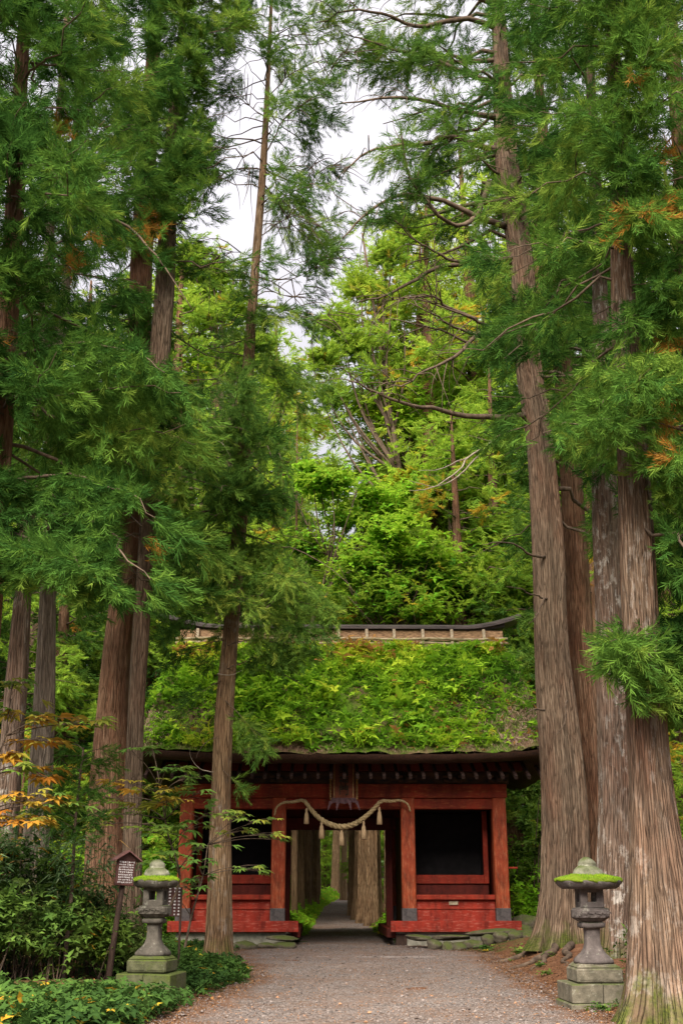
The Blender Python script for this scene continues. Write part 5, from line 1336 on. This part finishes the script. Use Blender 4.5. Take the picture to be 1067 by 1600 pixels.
pts = np.c_[x, y, H(x, y) + .05 + .55 * rng.random(n) * sstep(0, .8, off)]
cover('verge_plants', 'fresh green ferns and leafy plants edging the path beyond the gate', pts, 'broad', LEAF5, (.14, .30), 62, .10)
n = 13000; y = rng.uniform(30, 60, n); x = np.where(rng.random(n) < .5, -1, 1) * rng.uniform(4.7, 16, n)
side = np.arange(n) > 9000; y = np.where(side, rng.uniform(12, 30, n), y); x = np.where(side, np.sign(x) * rng.uniform(6.3, 14, n), x)
pts = np.c_[x, y, H(x, y) + .04 + .35 * rng.random(n)]
cover('forest_plants', 'low green plants covering the forest floor around the gate', pts, 'under', LEAF5, (.14, .32), 63, .05)
# low plants on the left bank
n = 20000; y = 9.5 + 19.5 * rng.random(n) ** 1.3; d = np.abs(rng.normal(0, 1.9, n)) - .05
x = path_c(y) - path_w(y) - d
pts = np.c_[x, y, 0 * x]; cl = vn(pts, .9, 4) * .6 + vn(pts, 2.3, 5) * .4
front = sstep(15.4, 13.6, y)
k = np.clip(sstep(-.35, .45, cl) * .6 + .55 * front, 0, 1) * sstep(-.1, .3, d + .15 * cl)
near_l = ((x + 2.6) ** 2 + (y - 16) ** 2 < .22) | ((y < 15.7) & (y > 15.0) & (np.abs(x + 2.55) < .25))
ok = (rng.random(n) < k) & ~near_l
x, y, cl = x[ok], y[ok], cl[ok]
pts = np.c_[x, y, H(x, y) + .02 + (.06 + .18 * sstep(-.2, .8, cl)) * rng.random(len(x))]
cover('ground_cover', 'low green leafy plants carpeting the bank left of the path', pts, 'under', LEAF5 + LEAF3, (.055, .15), 64, -.15, .03)
# few weeds on the right
def weeds(label, spots, seed, n=60, rad=.35, h=.25, sc=(.05, .12), group=None, hue=.15):
    for i, (x, y) in enumerate(spots):
        r = np.random.default_rng(seed + i); z = Hs(x, y)
        shrub('weed_clump', label, (x, y, z), [((x, y, z + h * .4), (rad, rad, h * .6), n)], 'under', seed + i, LEAF3, sc, group, hue, .02, 'weeds', 'limb', .006, 4)
weeds('clump of glossy green leaves between the right lantern and the near cedar', [(3.95, 15.9), (4.2, 16.6)], 400, 260, .34, .55, (.06, .13), 'green clumps behind the right lantern')
weeds('small green weeds sprouting at the foot of the right lantern', [(3.1, 14.62), (3.4, 14.6)], 410, 46, .2, .12, (.04, .08), 'weeds at the right lantern foot')
weeds('small green weed on the brown earth right of the path', [(3.35, 19.8), (3.9, 22.8), (3.55, 21.6)], 420, 22, .16, .1, (.05, .09), 'weeds on the brown earth')
weeds('green weeds beside the mossy root of the huge cedar', [(3.62, 24.6), (3.3, 27.6), (4.3, 28.6)], 430, 60, .3, .25, (.06, .12), 'weeds by the huge cedar')

# fallen needles and leaves
n = 11000
y = rng.uniform(10.5, 29, n); right = rng.random(n) < .6
dd = np.abs(rng.normal(0, .8, n))
x = np.where(right, path_c(y) + path_w(y) - .35 + dd, path_c(y) - path_w(y) + .35 - dd)
few = rng.random(n) < .10; x = np.where(few, path_c(y) + rng.uniform(-1, 1, n) * path_w(y), x)
pts = np.c_[x, y, H(x, y) + .032]
v, q, idx = stamp(LEAF1, pts, rot_from(np.c_[rng.normal(0, 1, (n, 2)), rng.normal(0, .12, n)], rng.uniform(-.3, .3, n)), rng.uniform(.018, .055, n) * (1 + 1.2 * (rng.random(n) > .97)), rng)
tag(mesh_obj('fallen_leaves', v, q, M['litter'], attrs={'tint': rng.beta(1.6, 2.4, n)[idx]}), 'brown and orange fallen leaves strewn along the path edges', 'leaves', kind='stuff')
# surface roots on the brown earth
mb_spots = [((4.15, 23.4), (3.3, 21.2)), ((4.0, 22.9), (2.95, 22.2)), ((4.35, 23.0), (3.75, 20.4)), ((3.9, 24.2), (2.9, 24.4))]
for i, (a, b) in enumerate(mb_spots):
    xs = np.linspace(a[0], b[0], 16) + .06 * np.sin(np.arange(16) * .9 + i); yy = np.linspace(a[1], b[1], 16)
    pp = np.c_[xs, yy, H(xs, yy) + np.linspace(.06, -.015, 16)]
    o = MB().tube(pp - pp[0], np.linspace(.075, .02, 16), 8).build('root', M['limb'], None, True); o.location = pp[0]
    tag(o, 'gnarled root creeping over the brown earth below the huge cedar', 'root', 'roots of the huge cedar')

# ================================================================== left bank shrubs, bamboo grass and saplings
def yew(x, y, h, w, seed, label, group, hue=0):
    z = Hs(x, y)
    layers = [((x, y, z + h * .28), (w, w * .8, h * .34), 650), ((x - .1, y, z + h * .62), (w * .9, w * .7, h * .36), 650), ((x + .15, y - .1, z + h * .45), (w * .9, w * .8, h * .35), 550)]
    return shrub('dark_shrub', label, (x, y, z), layers, 'shrub', seed, LEAF3 + LEAF5, (.05, .12), group, hue, .09, flat=.4, each=5, sr=.012)
DS = 'dark fine leaved shrub in the thicket left of the notice post'
for i, (x, y, h, w) in enumerate([(-4.6, 16.6, 1.75, .75), (-4.0, 16.9, 1.6, .6), (-5.3, 17.0, 1.8, .7), (-3.7, 17.6, 1.45, .55), (-4.9, 15.6, 1.35, .6), (-4.2, 15.7, 1.15, .5), (-3.2, 17.9, .9, .5)]):
    yew(x, y, h, w, 500 + i, DS, 'dark shrubs of the left thicket', -.04 + .03 * (i % 3))
SS = 'dwarf bamboo with long grey green leaves rising in the left thicket'
for i, (x, y, h) in enumerate([(-4.9, 16.2, 1.85), (-4.4, 16.0, 1.9), (-4.0, 16.3, 1.85), (-3.7, 16.8, 1.8), (-5.2, 16.4, 1.8), (-4.6, 17.2, 2.05), (-3.5, 17.4, 1.7), (-5.0, 15.2, 1.5), (-4.1, 17.4, 2.0)]):
    r = np.random.default_rng(530 + i); z = Hs(x, y); org = np.array((x, y, z)); t = thing('dwarf_bamboo', SS, 'bamboo', org, 0, 'dwarf bamboo of the left thicket')
    mb = MB(); PO, DI = [], []
    for k in range(7):
        hh = h * r.uniform(.8, 1.08); off = np.r_[r.normal(0, .22, 2), 0]
        p = polyline([off * .4, off + (0, 0, hh * .6), off * 1.6 + np.r_[r.normal(0, .1, 2), hh]], 8)
        mb.tube(p, np.linspace(.008, .004, 8), 5)
        for s in range(17):
            a = r.uniform(0, 6.28); PO.append(p[r.integers(5, 8)] + r.normal(0, .04, 3)); DI.append((math.cos(a), math.sin(a), r.uniform(-.25, .6)))
    mb.build('stalks', M['sasa'], t, True)
    n = len(PO); v, q, idx = stamp(LONG, np.array(PO), rot_from(np.array(DI), r.uniform(-.4, .4, n)), r.uniform(.15, .30, n) * (.8 if y < 15.7 else 1), r)
    tn = np.clip(.42 + r.normal(0, .18, n), 0, .84); tn = np.where(r.random(n) < .05, r.uniform(.9, 1, n), tn)
    mesh_obj('leaves', v, q, M['sasa'], t, attrs={'tint': tn[idx]})
for i, (x, y, h, w) in enumerate([(-4.4, 15.1, 1.15, .55), (-5.0, 15.0, 1.4, .6), (-3.75, 15.6, .95, .45), (-3.3, 16.6, .9, .4), (-4.75, 16.3, 2.0, .6), (-4.1, 16.5, 1.8, .5)]):
    z = Hs(x, y)
    shrub('leafy_bush', 'mixed green leafy bush growing in front of the dark thicket on the left', (x, y, z), [((x, y, z + h * .45), (w, w * .8, h * .40), 330), ((x + .1, y, z + h * .75), (w * .8, w * .7, h * .26), 240)], 'under', 560 + i, LEAF5 + LEAF3, (.07, .16), 'leafy bushes of the left thicket', .02, .10, each=4, sr=.010, flat=.4)
# young cedar on a thin stem
b = P(98, 1525, 16.2); zt = P(131, 1168, 16.2); zg = Hs(b[0], 16.2); org = np.array((b[0], 16.2, zg))
t = thing('young_cedar', 'thin young cedar with a dark feathery top rising from the left thicket', 'tree', org)
tip = zt - org
mb = MB().tube(polyline([(0, 0, -.1), tip * .35 + (.02, 0, 0), tip * .7 + (-.02, 0, 0), tip], 20), np.linspace(.034, .012, 20), 8)
mb.build('trunk', M['limb'], t, True)
r = np.random.default_rng(601); limbs = []
for i in range(15):
    f = .60 + .42 * i / 15; s = tip * min(f, 1) + org; a = r.uniform(0, 6.28); L = r.uniform(.28, .55) * (1.3 - .6 * (f - .6) / .4)
    q_ = np.array((math.cos(a), math.sin(a), .25)) * L
    limbs.append((polyline([s, s + q_ * .5 + (0, 0, .04), s + q_], 8), 1.2))
limb_tubes(t, limbs, org, M['limb'], .02)
make_crown(t, limbs, M['needle'], 602, org, masked=False, dens=4.0, twig=(.3, .5), spacing=.06, scale=(.15, .25), first=.1)

# saplings with palmate leaves turning yellow
def palm_leaf(seed, nl=7):
    r = np.random.default_rng(seed); V, Q = [], []
    lv, lq = leafq(.36, .05, .12)
    for k in range(nl):
        a = (k - (nl - 1) / 2) * .62; L = 1 - .10 * abs(k - (nl - 1) / 2)
        R = rot_from(np.array([(math.cos(a), math.sin(a), r.uniform(-.28, .02))]), np.array([r.uniform(-.2, .2)]))[0]
        V.append(lv @ R.T * L); Q.append(lq + len(lv) * k)
    return np.vstack(V), np.vstack(Q)
PALM = [palm_leaf(s, 5 + 2 * (s % 2)) for s in range(5)]
def palm_sapling(label, Yd, base_uv, stem_uv, clusters, seed, size=(.13, .24), tint=(.2, .6)):
    r = np.random.default_rng(seed); b = P(*base_uv, Yd); zg = Hs(b[0], Yd); org = np.array((b[0], Yd, zg))
    t = thing('chestnut_sapling', label, 'tree', org)
    st = [np.array((b[0], Yd, zg - .05))] + [P(u, v, Yd) for u, v in stem_uv]
    stem = polyline(st, 24); mb = MB().tube(stem - org, np.linspace(.028, .010, 24), 7)
    PO, DI, TI = [], [], []
    for u, v, n, sp, tc in clusters:
        c = P(u, v, Yd + r.uniform(-.5, .4)); k = camdepth(c) / F
        s = stem[np.argmin(np.linalg.norm(stem - c + np.array((0, 0, .25)), axis=1))]
        br = polyline([s, (s + c) / 2 + np.array((0, 0, .06)), c], 9)
        mb.tube(br - org, np.linspace(.011, .004, 9), 5)
        for i in range(int(n * 1.45)):
            f = r.uniform(.65, 1.0); p0 = br[int(f * 8)]
            e = c + np.array((r.normal(0, sp * k), r.normal(0, sp * k * .8), r.normal(0, sp * k * .28)))
            mb.tube(np.array([p0, (p0 + e) / 2 + (0, 0, .02), e]) - org, np.array((.004, .003, .0025)), 4)
            d = e - p0; d[2] = r.normal(-.05, .12) * np.linalg.norm(d); PO.append(e); DI.append(d + r.normal(0, .02, 3)); TI.append(tc + r.normal(0, .12))
    mb.build('stems', M['limb'], t, True)
    n = len(PO); v, q, idx = stamp(PALM, np.array(PO), rot_from(np.array(DI), r.uniform(-.25, .25, n)), r.uniform(*size, n), r)
    mesh_obj('leaves', v - org, q, M['autumn'], t, attrs={'tint': np.clip(np.array(TI), 0, 1)[idx]})
    return t
palm_sapling('leaning sapling with orange and yellow palmate leaves at the left edge', 15.2, (-60, 1480), [(-40, 1340), (-20, 1230), (10, 1150)],
             [(20, 1068, 6, 16, .45), (25, 1110, 8, 24, .6), (80, 1125, 10, 26, .75), (140, 1132, 8, 20, .62), (75, 1160, 8, 20, .85), (10, 1185, 8, 18, .85), (75, 1210, 9, 20, .9), (15, 1245, 8, 20, .85), (60, 1250, 9, 22, .75), (15, 1275, 9, 22, .95), (75, 1280, 8, 22, .80), (110, 1255, 6, 18, .35), (40, 1200, 5, 14, .4)], 701, (.15, .27))
palm_sapling('slender sapling with green to gold palmate leaves behind the left lantern', 18.2, (236, 1480), [(252, 1440), (268, 1412), (280, 1380), (262, 1300), (250, 1230)],
             [(205, 1172, 3, 10, .25), (238, 1170, 3, 8, .25), (265, 1198, 7, 20, .25), (235, 1235, 8, 24, .65), (200, 1225, 6, 16, .85), (262, 1250, 9, 24, .70), (295, 1215, 6, 16, .3), (312, 1238, 6, 16, .3), (215, 1262, 8, 22, .5), (300, 1290, 8, 20, .35), (330, 1268, 6, 16, .35), (180, 1250, 7, 20, .5), (160, 1275, 6, 18, .45), (140, 1290, 7, 20, .5), (235, 1300, 7, 24, .3), (320, 1320, 5, 18, .3), (265, 1340, 6, 20, .35)], 702, (.15, .26))
palm_sapling('thin twig of yellow edged leaves reaching across the slim cedar and the left bay', 21.8, (285, 1478), [(300, 1430), (318, 1365), (325, 1320)],
             [(375, 1276, 6, 16, .5), (405, 1283, 6, 14, .5), (425, 1305, 6, 14, .55), (372, 1300, 5, 12, .55), (440, 1312, 2, 5, .4), (385, 1355, 4, 12, .3), (408, 1360, 4, 10, .45), (300, 1345, 8, 18, .15), (290, 1385, 8, 18, .2), (312, 1370, 6, 14, .15), (268, 1400, 6, 16, .3)], 703, (.14, .24))

# far woods that close the view
rng = np.random.default_rng(91); n = 9000
x = rng.uniform(-95, 95, n); y = 112 + rng.uniform(-8, 26, n) + .002 * x * x
z = H(x, y) + 27 * rng.random(n) ** .8
po = np.c_[x, y, z]
di = np.c_[rng.normal(0, 1, (n, 2)), rng.normal(-.2, .5, n)]
v, q, idx = stamp(SPRAY_WOODS, po, rot_from(di, rng.uniform(-.6, .6, n)), rng.uniform(1.6, 3.0, n), rng)
tag(mesh_obj('far_woods', v, q, M['needle_mid'], attrs={'tint': np.clip(.45 + .25 * vn(po, .12, 3) + rng.normal(0, .12, n), 0, .85)[idx]}), 'distant mass of green forest closing the view', 'woods', kind='stuff')

# ================================================================== light, sky, camera
SUN_EL, SUN_AZ = math.radians(47), math.radians(194)      # high, behind the camera and a little to the left
w = bpy.data.worlds.new('World'); bpy.context.scene.world = w; w.use_nodes = True
nt = w.node_tree; nt.nodes.clear()
out = nt.nodes.new('ShaderNodeOutputWorld'); bg = nt.nodes.new('ShaderNodeBackground'); bg.inputs[1].default_value = .10
sky = nt.nodes.new('ShaderNodeTexSky'); sky.sky_type = 'NISHITA'; sky.sun_disc = False; sky.sun_elevation = SUN_EL; sky.sun_rotation = SUN_AZ
tc = nt.nodes.new('ShaderNodeTexCoord')
cn = noise(nt, tc.outputs['Generated'], 2.6, 5, .6)
cloud = ramp(nt, cn, [(.3, (5.3, 5.05, 5.3)), (.7, (6.2, 5.95, 6.2))])
sxyz = nt.nodes.new('ShaderNodeSeparateXYZ'); nt.links.new(tc.outputs['Generated'], sxyz.inputs[0])
gradf = mth(nt, 'MULTIPLY_ADD', mth(nt, 'MAXIMUM', sxyz.outputs[2], 0.0), .667, .333)      # an overcast sky is three times brighter overhead than at the horizon
cloud = mixc(nt, 1.0, cloud, gradf, 'MULTIPLY')
nt.links.new(mixc(nt, .90, sky.outputs[0], cloud), bg.inputs[0]); nt.links.new(bg.outputs[0], out.inputs[0])
sd = bpy.data.lights.new('sun', 'SUN'); sd.energy = 4.8; sd.angle = math.radians(50); sd.color = (1, .92, .78)
so = bpy.data.objects.new('sun', sd); C.objects.link(so)
dv = Vector((math.sin(SUN_AZ) * math.cos(SUN_EL), math.cos(SUN_AZ) * math.cos(SUN_EL), math.sin(SUN_EL)))
so.rotation_euler = dv.to_track_quat('Z', 'Y').to_euler(); so.location = (0, -20, 40)
cd = bpy.data.cameras.new('camera'); cam = bpy.data.objects.new('camera', cd); C.objects.link(cam)
cam.location = (0, 0, EYE); cam.rotation_euler = (PI / 2 + PITCH, 0, 0)
cd.sensor_fit = 'VERTICAL'; cd.sensor_height = 24; cd.lens = 24 * F / 1600; cd.clip_end = 2000; cd.clip_start = .1
sc_ = bpy.context.scene; sc_.camera = cam
sc_.view_settings.view_transform = 'Standard'; sc_.view_settings.look = 'None'; sc_.view_settings.exposure = 1.42; sc_.view_settings.gamma = 1
sc_.render.engine = 'CYCLES'
sc_.cycles.max_bounces = 6; sc_.cycles.diffuse_bounces = 4; sc_.cycles.glossy_bounces = 2; sc_.cycles.transmission_bounces = 4; sc_.cycles.transparent_max_bounces = 4
sc_.cycles.sample_clamp_indirect = 6
